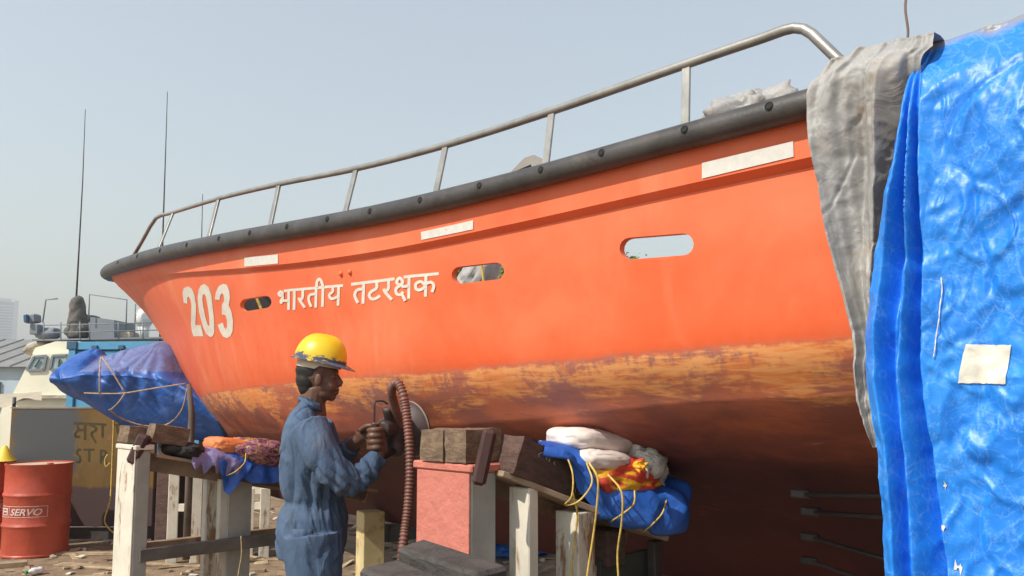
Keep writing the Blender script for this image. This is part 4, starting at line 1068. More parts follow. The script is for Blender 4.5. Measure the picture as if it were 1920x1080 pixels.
# far hand: palm coming in from the left, fingers over the same grip, thumb on top
ell(B, wp(682, 815, .055), (.040, .020, .030), Matrix.Rotation(RAD(20), 3, 'Y'))
for i in range(4):
    v = 806+9*i
    pts = [wp(688, v+2, .050), wp(703, v, .044), wp(713, v+1, .018), wp(714, v+2, -.010), wp(709, v+2, -.018)]
    B.tube(spline(pts, 3), [.0115]*8+[.0105, .010, .0095, .009, .008], 10)
B.tube(spline([wp(676, 808, .035), wp(686, 800, .010), wp(696, 798, .0), wp(702, 801, .0)], 3), [.014, .0135, .013, .0125, .012, .0115, .011, .0105, .010, .008], 10)
body = fuse(B, 'body', M['skin'], person, .0045, 2)

# ---- coverall
Cc = MB()
rings_ = [(1040, 518, 652, .175), (1005, 515, 656, .185), (965, 521, 656, .178), (948, 527, 652, .165), (938, 531, 650, .160), (925, 527, 653, .168), (895, 523, 652, .182), (850, 524, 640, .195), (815, 528, 627, .200), (793, 535, 616, .195), (775, 545, 608, .155), (760, 556, 603, .095), (747, 563, 603, .070)]
rr = []
for v, ub, uf, hd in rings_:
    a_, b_ = wp(ub+7, v), wp(uf-8, v); hd *= .93; c_ = (a_+b_)/2; hx = (b_.x-a_.x)/2; row = []
    for i in range(28):
        th = 2*math.pi*i/28
        x = math.copysign(abs(math.cos(th))**.85, math.cos(th))*hx; y = math.copysign(abs(math.sin(th))**.9, math.sin(th))*hd
        row.append(c_+Vector((x-.10*y*0, y, 0)))
    rr.append(row)
Cc.rings(rr)
def limb(pts, rs): Cc.tube(spline([wp(*p) for p in pts], 4), [rs[min(len(rs)-2, i//4)]+(rs[min(len(rs)-1, i//4+1)]-rs[min(len(rs)-2, i//4)])*((i % 4)/4) if i//4 < len(rs)-1 else rs[-1] for i in range(4*(len(pts)-1)+1)], 16)
limb([(580, 798, -.155), (600, 845, -.195), (628, 885, -.195), (656, 903, -.16), (686, 884, -.11), (709, 856, -.066)], [.076, .076, .068, .060, .053, .043])
limb([(594, 798, .15), (612, 845, .20), (630, 868, .20), (645, 850, .14), (659, 836, .095)], [.075, .072, .062, .055, .043])
for sgn in (-1, 1):
    limb([(586, 1000, sgn*.085), (590, 1080, sgn*.095), (594, 1180, sgn*.105), (588, 1280, sgn*.11), (585, 1368, sgn*.11)], [.125, .112, .095, .085, .080])
def folds(p, n):
    w = P0+p
    z = p.z; zw = wp(588, 942).z
    g = math.exp(-((z-zw)/.028)**2)
    gather = .009*g*(abs(math.sin(120*(p.y*.8+p.x*.6)+1.5*fbm(p, 5, 2)))-.6)-.004*g
    up_f = max(0, min(1, (z-zw+.15)/.35))
    q = p+Vector((.05*fbm(p, 3, 2), 0, 0))
    drape = .014*(abs(math.sin(46*(q.x*1.0+q.y*.6)+6*q.z+2.5*fbm(p, 2.2, 2)))-.6)*math.exp(-((z-zw-.06)/.14)**2)
    el = wp(656, 903, -.16); de = (p-el).length
    elb = .012*(abs(math.sin(80*(p-el).dot(Vector((.75, 0, .66)))+1.5*fbm(p, 6, 2)))-.6)*math.exp(-((de-.085)/.07)**2)
    big = .004*fbm(p+Vector((3, 1, 5)), 5, 2)
    pq = Vector((p.x*1.6+p.z*.5, p.y*1.6, p.z*.55))
    crease = -.007*max(0, 1-abs(fbm(pq+Vector((9, 2, 0)), 4.0, 2))*10)+.004*max(0, 1-abs(fbm(pq+Vector((2, 7, 4)), 5.5, 2))*10)
    return gather+drape+elb+big+crease
cov = fuse(Cc, 'coverall', M['coverall'], person, .0045, 5, folds)
# collar, pocket and cuffs
col_b = MB(); rows = []
for h, (u0, u1, v0, v1, hd) in enumerate([(560, 605, 758, 772, .082), (563, 603, 741, 758, .074), (557, 607, 748, 772, .090)]):
    row = []
    for i in range(25):
        th = math.pi*2*(i/24)*.86+math.pi*.14+math.pi*0
        f = (1+math.cos(th))/2
        u = u0+(u1-u0)*f; v = v0+(v1-v0)*f
        row.append(wp(u, v, math.sin(th)*hd))
    rows.append(row)
cb_ = MB().grid(rows); o = cb_.build('collar', M['coverall'], cov, True)
md = o.modifiers.new('t', 'SOLIDIFY'); md.thickness = .004
pk = MB(); rows = []
for j in range(7):
    row = []
    for i in range(9):
        u = 548+40*i/8; v = 992+62*j/6
        row.append(wp(u, v, -.186-.012*math.sin(i/8*math.pi)+.012*abs(i-4)/4))
    rows.append(row)
o = MB().grid(rows).build('pocket', M['coverall'], cov, True); md = o.modifiers.new('t', 'SOLIDIFY'); md.thickness = .004
# hair below the helmet
hb_ = MB(); ell(hb_, wp(593, 694), (.092, .0755, .075)); ell(hb_, wp(581, 712), (.062, .066, .060)); ell(hb_, wp(579, 728), (.046, .056, .040))
hr = fuse(hb_, 'hair', M['hair'], person, .006, 4)
# hard hat
hc = wp(602, 676)
HR = Matrix.Rotation(RAD(11), 3, 'Y')
hat = MB(); rows = []
for j in range(15):
    f = j/14; ang = f*math.pi/2; row = []
    for i in range(48):
        th = 2*math.pi*i/48
        rx = .112 if math.cos(th) > 0 else .118
        k = math.cos(ang)**.72; zz = math.sin(ang)**1.0*.112
        ridge = .006*math.exp(-(math.sin(th)*.1*k/.018)**2)*math.sin(ang)*(1 if abs(math.cos(th)) > .1 else 1)
        row.append(Vector((max(k, .004)*rx*math.cos(th), max(k, .004)*.100*math.sin(th), zz+ridge)))
    rows.append(row)
brim = []
for rr_, zz in ((0, 0), (.5, -.003), (1, -.008), (1, -.011), (.4, -.006), (-.06, -.004)):
    row = []
    for i in range(48):
        th = 2*math.pi*i/48; c = math.cos(th); w = .013+.030*max(0, c)**3+.004*max(0, -c)
        rx = .112 if c > 0 else .118
        row.append(Vector(((rx+w*rr_)*c, (.100+w*rr_)*math.sin(th), zz-.010*max(0, c)**2*max(0, rr_))))
    brim.append(row)
hat.rings(list(reversed(brim))+rows[1:], cap=False)
hat.f.append(tuple(len(hat.v)-48+k for k in range(48)))
hh = hat.build('hard_hat', M['helmet'], person, True, 50)
hh.location = hc; hh.rotation_euler = HR.to_euler()
hbnd = MB(); rows = []
for zz in (-.036, -.008):
    rows.append([Vector(((.092 if math.cos(6.283*i/32) > 0 else .100)*math.cos(6.283*i/32), .082*math.sin(6.283*i/32), zz+(.012 if math.cos(6.283*i/32) > 0 else -.004))) for i in range(32)])
hbnd.rings(rows, cap=False); o = hbnd.build('headband', M['headband'], hh, True)
for sgn in (-1, 1):
    s_ = MB(); ell(s_, wp(602, 1377, sgn*.11), (.135, .05, .04)); o = s_.build('shoe', M['shoe'], person, True)

# ================================================================== grinder with dust hose
M['tool_grey'] = pbr('tool_grey', (0.070, 0.050, 0.048), 0.55, var=0.35, scale=12, bump=0.3)
M['tool_dark'] = pbr('tool_dark', (0.03, 0.026, 0.026), 0.5, var=0.3)
M['disc_rim'] = pbr('disc_rim', (0.42, 0.37, 0.33), 0.45, metal=0.4, var=0.2)
M['hose'] = pbr('dust_hose', (0.17, 0.072, 0.052), 0.5, var=0.25, scale=8, bump=0.2)
dc = place(762, 806, 3.80)
gr = empty('disc_grinder', dc, 0, 'dusty disc grinder with ribbed dust hose held against the hull', 'grinder')
N_ = (INB+Vector((-.05, .0, .12))).normalized()
xd = Vector((0, 0, 1)).cross(N_).normalized(); yd = N_.cross(xd)
def ring(c, r, n=36): return [c+(xd*math.cos(6.283*k/n)+yd*math.sin(6.283*k/n))*r for k in range(n)]
O = Vector((0, 0, 0))
MB().rings([ring(N_*.028, .128), ring(N_*.040, .128), ring(N_*.044, .118)]).build('sanding_disc', M['tool_dark'], gr, True, 40)
MB().rings([ring(N_*.020, .132), ring(N_*.028, .134), ring(N_*.028, .130), ring(N_*.020, .129)], cap=False).build('disc_rim', M['disc_rim'], gr, True, 40)
MB().rings([ring(N_*.022, .132), ring(N_*.0, .125), ring(N_*-.035, .085), ring(N_*-.05, .06), ring(N_*-.10, .055)]).build('guard_hood', M['tool_grey'], gr, True, 40)
gb_ = MB()
def gp(u, v, dd): return place(u, v, dd)-dc
gb_.tube(spline([gp(752, 800, 3.74), gp(740, 798, 3.66), gp(728, 800, 3.58), gp(716, 806, 3.50)], 3), [.060, .066, .068, .066, .062, .058, .052, .046, .040, .034], 16)
ell(gb_, gp(742, 838, 3.62), (.04, .045, .05)); ell(gb_, gp(738, 788, 3.60), (.045, .05, .055))
gb_.tube([gp(742, 800, 3.62), gp(740, 845, 3.62)], [.05, .035], 12)
fuse(gb_, 'motor_body', M['tool_grey'], gr, .006, 3)
MB().tube([gp(704, 856, 3.475), gp(704, 795, 3.475)], .0155, 14).build('grip', M['tool_dark'], gr, True, 50)
b = MB(); b.tube([gp(704, 854, 3.475), gp(718, 858, 3.50), gp(738, 846, 3.58)], .014, 10); b.build('grip_bracket', M['tool_dark'], gr, True)
b = MB(); b.tube(spline([gp(733, 795, 3.56), gp(728, 778, 3.53), gp(727, 764, 3.52)], 3), [.022, .022, .021, .02, .021, .024, .020], 12); b.build('throttle_lever', M['tool_grey'], gr, True)
b = MB(); b.tube(spline([gp(727, 758, 3.52), gp(718, 752, 3.51), gp(707, 752, 3.50), gp(702.5, 757, 3.49), gp(702, 775, 3.485), gp(702, 800, 3.48)], 4), .0042, 8); b.build('bent_rod', M['tool_dark'], gr, True)
hp = spline([gp(750, 800, 3.60), gp(742, 770, 3.52), gp(734, 735, 3.45), gp(738, 722, 3.42), gp(747, 720, 3.40), gp(757, 745, 3.38), gp(765, 800, 3.36), gp(769, 870, 3.34), gp(766, 940, 3.32), gp(759, 1000, 3.30), gp(754, 1040, 3.28), gp(752, 1100, 3.25), gp(760, 1200, 3.2), gp(790, 1350, 3.15)], 40)
q = [hp[0]]; acc = 0
for a_, b_ in zip(hp, hp[1:]):
    acc += (b_-a_).length
    if acc > .0026: q.append(b_); acc = 0
ribs = [.0185+.0028*math.cos(i*6.283/4) for i in range(len(q))]
MB().tube(q, ribs, 14).build('dust_hose', M['hose'], gr, True)
# ================================================================== the big blue tarpaulin over the stern half
def on_plane(u, v, n):
    """sight line met with the upright plane n = const beside the boat: returns (s, z)"""
    p0 = place(u, v, 1.0); dx = p0.x; dz = p0.z-CAM_Z
    Y = n/(R2*(1+dx)); X = dx*Y
    return R2*(Y-X), CAM_Z+dz*Y
def edge_curve(pts, n):
    q = sorted((on_plane(u, v, n)[::-1] for u, v in pts))
    return [(a, b) for a, b in q]
NB = 1.99
FY = (60, 110, 300, 500, 690, 860, 1080, 1330)
FOLDS = [((1705, 1700, 1680, 1642, 1628, 1650, 1662, 1668), .03),        # fold lines of the gathered edge: place, depth
         ((1706, 1703, 1690, 1662, 1650, 1672, 1684, 1692), .055),
         ((1708, 1706, 1698, 1684, 1671, 1689, 1699, 1706), -.020),
         ((1712, 1711, 1707, 1702, 1691, 1704, 1719, 1730), .042),
         ((1716, 1716, 1715, 1721, 1715, 1737, 1764, 1785), -.050),
         ((1726, 1727, 1724, 1731, 1729, 1749, 1777, 1800), .022),
         ((1780, 1775, 1770, 1775, 1785, 1800, 1820, 1840), .004)]
FOLD_T = [(edge_curve(list(zip(us, FY)), NB), dp) for us, dp in FOLDS]
blue_edge = FOLD_T[0][0]
def gathered(s, z):
    k = [(lerp_table(t, z), dp) for t, dp in FOLD_T]
    if s >= k[0][0]: return k[0][1]
    for (s0, d0), (s1, d1) in zip(k, k[1:]):
        if s1 <= s <= s0 and s0-s1 > 1e-6:
            t = (s0-s)/(s0-s1); c = .5*t+.5*(t*t*(3-2*t))
            return d0+(d1-d0)*c
    return k[-1][1]
ZTOP = 2.395
def big_tarp():
    m = tarp_mat('big_blue_tarpaulin', (0.008, 0.190, 0.72), (0.020, 0.265, 0.82), 0.42, 0.20, 30, None, 0.002, (0.20, 0.46, 0.88))
    t = m.node_tree; bs = [n for n in t.nodes if n.type == 'BSDF_PRINCIPLED'][0]; src = bs.inputs['Base Color'].links[0].from_socket
    tc = [n for n in t.nodes if n.type == 'TEX_COORD'][0]
    sp = t.nodes.new('ShaderNodeSeparateXYZ'); t.links.new(tc.outputs['Object'], sp.inputs[0])
    nz = t.nodes.new('ShaderNodeTexNoise'); nz.inputs['Scale'].default_value = 6; t.links.new(tc.outputs['Object'], nz.inputs['Vector'])
    ad = t.nodes.new('ShaderNodeMath'); ad.operation = 'MULTIPLY_ADD'; ad.inputs[1].default_value = .16; t.links.new(nz.outputs['Fac'], ad.inputs[0]); t.links.new(sp.outputs[2], ad.inputs[2])
    mr = t.nodes.new('ShaderNodeMapRange'); mr.inputs['From Min'].default_value = 2.235; mr.inputs['From Max'].default_value = 2.275; t.links.new(ad.outputs[0], mr.inputs['Value'])
    mx = t.nodes.new('ShaderNodeMix'); mx.data_type = 'RGBA'; t.links.new(mr.outputs[0], mx.inputs[0]); t.links.new(src, mx.inputs[6]); mx.inputs[7].default_value = (.26, .26, .265, 1)
    t.links.new(mx.outputs[2], bs.inputs['Base Color'])
    return m
M['blue_tarp_big'] = big_tarp()                            # faded to grey along the crest
def crumple(p, k):
    """faceted creases of stiff sheet: cell distances at three sizes"""
    w = p+Vector((fbm(p, 3, 2), fbm(p+Vector((5, 1, 2)), 3, 2), 0))*.05
    h = 0
    for i, (f, m_, a) in enumerate(((2.6, 2.6, .016), (6.5, 2.2, .0085), (15.0, 1.9, .0042), (34.0, 1.6, .0018))):
        q = Vector((w.x*1.25+.35*i*w.y, w.y-.3*i*w.x, w.z+3.7*i))
        n = noise.noise(q*f)*m_
        h += a*(abs((n % 2)-1)-.5)                          # straight-sided folds meeting in sharp creases
    return h*k
def tarp_pt(a, b):
    """a: 0 left edge .. 1 far right, b: 0 inboard .. .25 over the rail .. 1 bottom hem"""
    if b < .25:
        t = b/.25; z = ZTOP; over = 1-t
    else:
        t = 1; over = 0; z = ZTOP-(b-.25)/.75*2.1
    sl = lerp_table(blue_edge, z)
    s = sl-(.30*a/.5 if a < .5 else .30+(a-.5)/.3*.45 if a < .8 else .75+(a-.8)/.2*(1.15+sl))
    x = sl-s                                               # metres from the edge
    n = NB+over*1.9
    # round over the rail
    if b >= .25:
        dz = ZTOP-z
        n += .13*math.exp(-(dz/.10)**2)+.02*dz
        zz = z-.0
    else:
        zz = ZTOP+.02*math.sin(over*3)+.03*over
        n += .13*0+.13*math.exp(-(over*1.9/.4)**2)
    p = Vector((s, z, over))
    hang = max(0, min(1, (ZTOP-z)/.25))
    pl = math.exp(-(x/.16)**2)
    pl = math.exp(-(x/.16)**2)
    amp = min(1, .35+(ZTOP-z)*1.6)
    fold = gathered(s, z)*hang*amp*(1+.3*fbm((x*4, z*2, 6), 1.5, 2))
    fold += .012*math.sin(x*13+2.5*fbm((x*.8, z*.8, 2), 2, 2)+1.6*z)*hang*(1-pl)
    fold += .012*fbm((s*.8, z*.5, 4+over), 2.2, 2)*(.35+.65*hang)*(1-.6*pl)
    band = math.sin(9*z+5*x+2.5*fbm((s, z, 8), 1.8, 2))
    fold += .006*band*(1-pl)*hang
    cr = abs(fbm((s*1.1+z*.45, z*.8-s*.3, over*2), 3.2, 2))
    fold += -.010*max(0, 1-cr*9)*(1-.6*pl)
    cr2 = abs(fbm((s*1.5-z*.6, z*1.2+s*.5, 9+over*2), 5.5, 2))
    fold += .007*max(0, 1-cr2*8)*(1-.6*pl)
    fold += crumple(Vector((s, z, over)), .9+.45*(1-pl))
    sag = .02*fbm((s*2, over*3, 2), 2, 2)
    return bw(s, n-fold, zz+(sag if b < .25 else 0)+(.012*fbm((s, 3, 1), 3, 2) if b >= .25 else 0))
rows = []
for j in range(360):
    b_ = j/359
    rows.append([tarp_pt((i/269), b_) for i in range(270)])
tp = empty('tarpaulin', bw(.3, NB, .2), 0, 'big shiny blue tarpaulin with grey lining hanging over the stern half of the boat', 'tarpaulin')
rel(MB().grid(rows), tp).build('blue_sheet', M['blue_tarp_big'], tp, True)

# grey lining turned back along the edge in long pleats
NG = 2.035
gl = edge_curve([(1572, 96), (1548, 125), (1531, 165), (1528, 215), (1534, 270), (1543, 330), (1551, 390), (1562, 450), (1575, 520), (1590, 590), (1600, 650), (1604, 715), (1614, 770), (1638, 850)], NG)
grr = edge_curve([(1750, 82), (1735, 100), (1725, 160), (1720, 220), (1710, 300), (1695, 400), (1680, 500), (1668, 590), (1662, 660), (1656, 740), (1652, 800), (1643, 850)], NG)
ztop_g = 2.398; zbot = gl[0][0]
def grey_pt(a, b):
    if b < .12:
        over = 1-b/.12; z = ztop_g
    else:
        over = 0; z = ztop_g-(b-.12)/.88*(ztop_g-zbot-.005)
    l, r = lerp_table(gl, z), lerp_table(grr, z)
    if r > l-.012: r = l-.012
    s = l+(r-l)*a; W = l-r
    dz = ztop_g-z
    n = NG-.03*math.exp(-(dz/.30)**2)+over*.9+(.06*math.exp(-(dz/.05)**2) if over == 0 else .06)
    ph = a*1.75+.15+.28*math.sin(dz*1.9+.5)+.35*fbm((a*1.2, z, 2), 1.4, 2)
    tri = 1-2*abs((ph % 1)-.5)
    pleat = (tri**1.2-.45)*min(.070, .40*W)*min(1, .22+dz*2.6)
    ph2 = a*5.3+.5*math.sin(dz*3.7)+.6*fbm((a*2, z, 7), 2.2, 2)
    pleat += .004*math.sin(6.283*ph2)*min(1, W*5)
    cr = abs(fbm((s*2.2+z*.7, z*1.2, 1), 4, 2))
    fine = crumple(Vector((s, z, 7)), 1.1)-.006*max(0, 1-cr*8)
    n += .03*min(1, dz*3)+.10*max(0, (a-.45)/.55)**1.2*min(1, dz*2.5)
    edge = -.012*math.exp(-(a/.08)**2)
    return bw(s, n-pleat-fine+edge-.02, z+(over*.03+.012*fbm((s, over, 1), 6, 3)))
rows = [[grey_pt(i/99, j/239) for i in range(100)] for j in range(240)]
rel(MB().grid(rows), tp).build('grey_lining', M['grey_tarp'], tp, True)
# worn grey patch on the crest
# paper label
M['paper'] = pbr('paper_label', (0.74, 0.72, 0.62), 0.6, var=0.06, scale=10, bump=0.4, bscale=18, bdist=.01, stain=(0.28, 0.25, 0.18), stain_lo=0.62, stain_hi=0.68, stain_scale=9)
def tarp_uv(u, v):
    best = None
    a, b = .3, .6
    for _ in range(30):
        p = tarp_pt(a, b); q = proj(p)
        e = (u-q[0], v-q[1])
        if abs(e[0])+abs(e[1]) < .4: break
        pa = proj(tarp_pt(a+.004, b)); pb = proj(tarp_pt(a, b+.004))
        j = ((pa[0]-q[0])/.004, (pb[0]-q[0])/.004, (pa[1]-q[1])/.004, (pb[1]-q[1])/.004)
        dt = j[0]*j[3]-j[1]*j[2]
        if abs(dt) < 1e-6: break
        a += max(-.05, min(.05, (e[0]*j[3]-e[1]*j[1])/dt)); b += max(-.05, min(.05, (j[0]*e[1]-j[2]*e[0])/dt))
        a = max(0, min(1, a)); b = max(.26, min(1, b))
    return a, b
def proj(p):
    f = Vector((0, math.cos(PITCH), math.sin(PITCH))); u_ = Vector((0, -math.sin(PITCH), math.cos(PITCH)))
    r = Vector(p)-Vector((0, 0, CAM_Z)); d_ = r.dot(f)
    return (960+FOCAL*r.x/d_, 540+1920*SHIFT-FOCAL*r.dot(u_)/d_)
def patch_on_tarp(corners, n, lift, jag=0.0):
    ab = [tarp_uv(*c) for c in corners]; rows = []
    for j in range(n+1):
        row = []
        for i in range(n+1):
            f, g = i/n, j/n
            a = (ab[0][0]*(1-f)+ab[1][0]*f)*(1-g)+(ab[3][0]*(1-f)+ab[2][0]*f)*g
            b = (ab[0][1]*(1-f)+ab[1][1]*f)*(1-g)+(ab[3][1]*(1-f)+ab[2][1]*f)*g
            if jag and (i in (0, n) or j in (0, n)): a += random.uniform(-jag, jag); b += random.uniform(-jag, jag)
            row.append(tarp_pt(a, b)-INB*lift)
        rows.append(row)
    return MB().grid(rows)
random.seed(5)
pl_ = patch_on_tarp([(1812, 645), (1897, 647), (1886, 720), (1797, 718)], 14, .0035, .0003)
o = pl_.build('paper_label', M['paper'], None, True)
tag(o, 'creased white paper label stuck on the blue tarpaulin', 'label')
for (u, v, r) in [(1797, 1062, 7), (1772, 907, 3), (1770, 985, 3)]:
    pp = patch_on_tarp([(u-r, v-r), (u+r, v-r*.7), (u+r*.8, v+r), (u-r*.7, v+r)], 3, .003, .004)
    rel(pp, tp).build('worn_spot', M['paper'], tp, True)
cord = [tarp_pt(*tarp_uv(u, v))-INB*.006 for u, v in [(1766, 520), (1768, 545), (1764, 575), (1762, 600), (1757, 630), (1755, 650), (1752, 670)]]
b = MB().tube(spline(cord, 5), [.0006+.0011*abs(math.sin(i*.9)) for i in range(31)], 6)
tag(b.build('string', M['paper'], None, True), 'frayed pale string down the face of the blue tarpaulin', 'string')
M['wire'] = pbr('rusty_wire', (0.16, 0.095, 0.07), 0.7, var=0.3)
wpts = [place(1700+2.5*math.sin(i*.9)+(-2 if i > 9 else 0), -60+i*14, 1.99-.003*i) for i in range(13)]
tag(MB().tube(spline(wpts, 4), .0032, 7).build('hanging_wire', M['wire'], None, True), 'twisted rusty wire coming down from above onto the tarpaulin', 'wire')
# ================================================================== yard behind: drums, panel, covered boat, container, ship
M['drum_red'] = pbr('drum_red', (0.46, 0.078, 0.042), 0.42, var=0.15, scale=3, bump=0.5, bscale=5, bdist=.02, stain=(0.20, 0.04, 0.03), stain_lo=0.62, stain_hi=0.78, stain_scale=3)
M['drum_top'] = pbr('drum_lid', (0.55, 0.42, 0.30), 0.6, var=0.2)
M['print_white'] = pbr('white_print', (0.62, 0.50, 0.45), 0.6, var=0.1, bump=0)
DR, DH = 0.293, 0.88
def text_mesh(txt, size, shear=0.0):
    cu = bpy.data.curves.new('t', 'FONT'); cu.body = txt; cu.size = size; cu.shear = shear; cu.align_x = 'CENTER'; cu.offset = size*.02
    o = bpy.data.objects.new('t', cu); COL.objects.link(o)
    dg = bpy.context.evaluated_depsgraph_get(); dg.update()
    me = bpy.data.meshes.new_from_object(o.evaluated_get(dg))
    vs = [v.co.copy() for v in me.vertices]; fs = [tuple(p.vertices) for p in me.polygons]
    bpy.data.objects.remove(o); bpy.data.curves.remove(cu); bpy.data.meshes.remove(me)
    return vs, fs
def wrap(vs, z, ang):                                       # bend flat print round the drum
    return [(( DR+.004)*math.sin(ang+v[0]/DR), -(DR+.004)*math.cos(ang+v[0]/DR), z+v[1]) for v in vs]
def flat_rect(x0, x1, z0, z1, n=6):
    return [(x0+(x1-x0)*i/n, z) for z in (z0, z1) for i in range(n+1)], [(i, i+1, n+2+i, n+1+i) for i in range(n)]
def drum(u, depth, ang, label):
    p = place(u, 900, depth); r = empty('oil_drum', (p.x, depth, 0), 0, label, 'drum', 'red oil drums')
    prof = [(DR-.01, .0), (DR+.004, .004), (DR+.004, .018), (DR-.002, .026)]
    for z in (DH*.335, DH*.665):
        prof += [(DR-.002, z-.030), (DR+.004, z-.018), (DR+.011, z), (DR+.004, z+.018), (DR-.002, z+.030)]
    prof += [(DR-.002, DH-.026), (DR+.004, DH-.016), (DR+.006, DH), (DR-.006, DH), (DR-.008, DH-.014)]
    rows = []
    for rr_, z in prof:
        rows.append([(rr_*math.cos(6.283*k/48)*(1+.012*fbm((math.cos(6.283*k/48)*2, math.sin(6.283*k/48)*2, z*3+u), 1, 2)), rr_*math.sin(6.283*k/48)*(1+.012*fbm((math.cos(6.283*k/48)*2+5, math.sin(6.283*k/48)*2, z*3+u), 1, 2)), z) for k in range(48)])
    bd = MB().rings(rows, cap=False).build('drum_body', M['drum_red'], r, True, 35)
    MB().rings([[(rr_*math.cos(6.283*k/48), rr_*math.sin(6.283*k/48), z) for k in range(48)] for rr_, z in ((DR-.008, DH-.014), (.05, DH-.010), (.002, DH-.010))], cap=False).build('lid', M['drum_top'], r, True)
    MB().rings([[(.03*math.cos(6.283*k/12)+.15, .03*math.sin(6.283*k/12)-.08, z) for k in range(12)] for z in (DH-.012, DH+.004)]).build('bung', M['drum_red'], r, True, 40)
    vs, fs = text_mesh('SERVO', .085, .25)
    zc = DH*.495
    MB().add(wrap([(v.x*1.12+.075, v.y-.030) for v in vs], zc, ang), fs).build('print', M['print_white'], bd)
    fr_ = MB()
    for x0, x1, z0, z1 in ((-.20, .27, -.052, -.047), (-.20, .27, .049, .054), (-.20, -.195, -.047, .049), (-.085, -.08, -.047, .049), (.265, .27, -.047, .049)):
        vs, fs = flat_rect(x0, x1, z0, z1); fr_.add(wrap(vs, zc, ang), fs)
    fr_.build('print_frame', M['print_white'], bd)['kind'] = 'stuff'
    lg = MB()
    for x0, x1, z0, z1 in ((-.185, -.10, .022, .034), (-.185, -.10, -.034, -.026), (-.185, -.10, -.006, .008), (-.185, -.172, -.026, .022), (-.113, -.10, -.026, .022)):
        vs, fs = flat_rect(x0, x1, z0, z1, 3); lg.add(wrap(vs, zc, ang), fs)
    lg.build('print_emblem', M['print_white'], bd)['kind'] = 'stuff'
    return r
drum(73, 8.05, RAD(-5), 'dented red oil drum standing next to the painted panel')
drum(-34, 8.35, RAD(38), 'red oil drum cut off by the left edge of the picture')
M['sign_yellow'] = pbr('yellow_plastic', (0.80, 0.60, 0.06), 0.5, var=0.05)
yc = place(8, 862, 8.3); yc.z = DH
o = MB().rings([[(yc.x+r_*math.cos(6.283*k/16), yc.y+r_*math.sin(6.283*k/16), yc.z+h_) for k in range(16)] for r_, h_ in ((.11, 0), (.10, .012), (.075, .05), (.02, .15), (.012, .155))]).build('funnel', M['sign_yellow'], None, True, 40)
tag(o, 'small yellow cone on top of the left drum', 'cone')

# painted steel panel
def panel_mat():
    m = NT('panel_paint')
    sep = m.n('ShaderNodeSeparateXYZ'); m.l(m.tc.outputs['Object'], sep.inputs[0])
    x, z = sep.outputs[0], sep.outputs[2]
    n = m.noise(5, 6, .65, dist=.5); n2 = m.noise(1, 6, .6, m.coords((3, 3, 1)))
    yel = m.mix(m.ramp(n2, .35, .7), (0.125, 0.070, 0.015), (0.19, 0.108, 0.024))
    yel = m.mix(m.math('MULTIPLY', m.ramp(n, .55, .7), .6), yel, (.30, .13, .06))
    gx_ = m.math('ADD', x, m.math('MULTIPLY', m.math('SUBTRACT', n, .5), .45))
    gz_ = m.math('ADD', z, m.math('MULTIPLY', m.math('SUBTRACT', n, .5), .12))
    grey = m.math('MULTIPLY', m.ramp(gx_, -.02, -.10), m.ramp(gx_, -.80, -.70))
    grey = m.math('MULTIPLY', grey, m.ramp(gz_, .69, .73))
    c = m.mix(grey, yel, (0.068, 0.072, 0.075))
    low = m.ramp(m.math('ADD', gz_, m.math('MULTIPLY', m.math('SUBTRACT', n2, .5), .1)), .60, .56)
    c = m.mix(low, c, (0.070, 0.042, 0.040))
    m.color(c); m.rough(.7); m.bump(n, .3, .01); return m.m
M['panel'] = panel_mat()
M['panel_letter'] = pbr('olive_letters', (0.055, 0.044, 0.016), 0.8, var=0.3, scale=20, bump=0)
PD = 8.7
pa, pb_ = place(24, 766, PD), place(296, 766, PD)
pn = empty('painted_panel', ((pa.x+pb_.x)/2, PD, 0), 0, 'yellow and grey painted steel panel with dark lettering behind the drums', 'panel')
W = pb_.x-pa.x; Ztop = pa.z
MB().box((0, 0, (Ztop+.16)/2), (W, .05, Ztop-.16), None, .006).build('sheet', M['panel'], pn)
for x in (-W/2+.1, W/2-.1):
    MB().box((x, .06, .08), (.12, .3, .16), None, .01).build('foot', M['dark_steel'], pn)
MB().box((0, .03, .085), (W-.3, .04, .12), None, 0).build('bottom_beam', M['dark_steel'], pn)
MB().box((0, 0, Ztop+.008), (W+.01, .06, .016), None, 0).build('top_rim', M['plate'], pn)
def strokes(name, segs, w):
    b = MB()
    for i, st in enumerate(segs):
        P_ = [place(u, v, PD-.026)-Vector(pn.location) for u, v in st]
        P_ = spline(P_, 4) if len(P_) > 2 else P_
        for a_, c_ in zip(P_, P_[1:]):
            t = (c_-a_).normalized(); nn_ = Vector((-t.z, 0, t.x))*w/2; y = -.0275-.0004*(i % 4)
            b.add([(a_+nn_).to_tuple()[:1]+(y, (a_+nn_).z), (a_-nn_).to_tuple()[:1]+(y, (a_-nn_).z), (c_-nn_).to_tuple()[:1]+(y, (c_-nn_).z), (c_+nn_).to_tuple()[:1]+(y, (c_+nn_).z)], [(0, 1, 2, 3)])
    b.build('painted_letter', M['panel_letter'], pn)
strokes('a', [[(138, 793), (163, 794)], [(144, 795), (147, 805), (141, 812), (142, 819), (150, 818)], [(147, 806), (158, 805)], [(159, 795), (159, 824)]], .022)
strokes('b', [[(163, 794), (186, 795)], [(168, 797), (178, 800), (180, 806), (171, 813), (180, 830)]], .022)
strokes('c', [[(186, 795), (199, 796)], [(192, 796), (192, 820)]], .022)
strokes('d', [[(211, 796), (236, 798)], [(219, 799), (221, 812), (228, 818), (233, 813)], [(233, 799), (233, 824)]], .020)
strokes('e', [[(152, 843), (146, 843), (144, 850), (150, 857), (149, 866), (143, 866)]], .020)
strokes('f', [[(157, 843), (177, 843)], [(167, 843), (167, 865)]], .020)
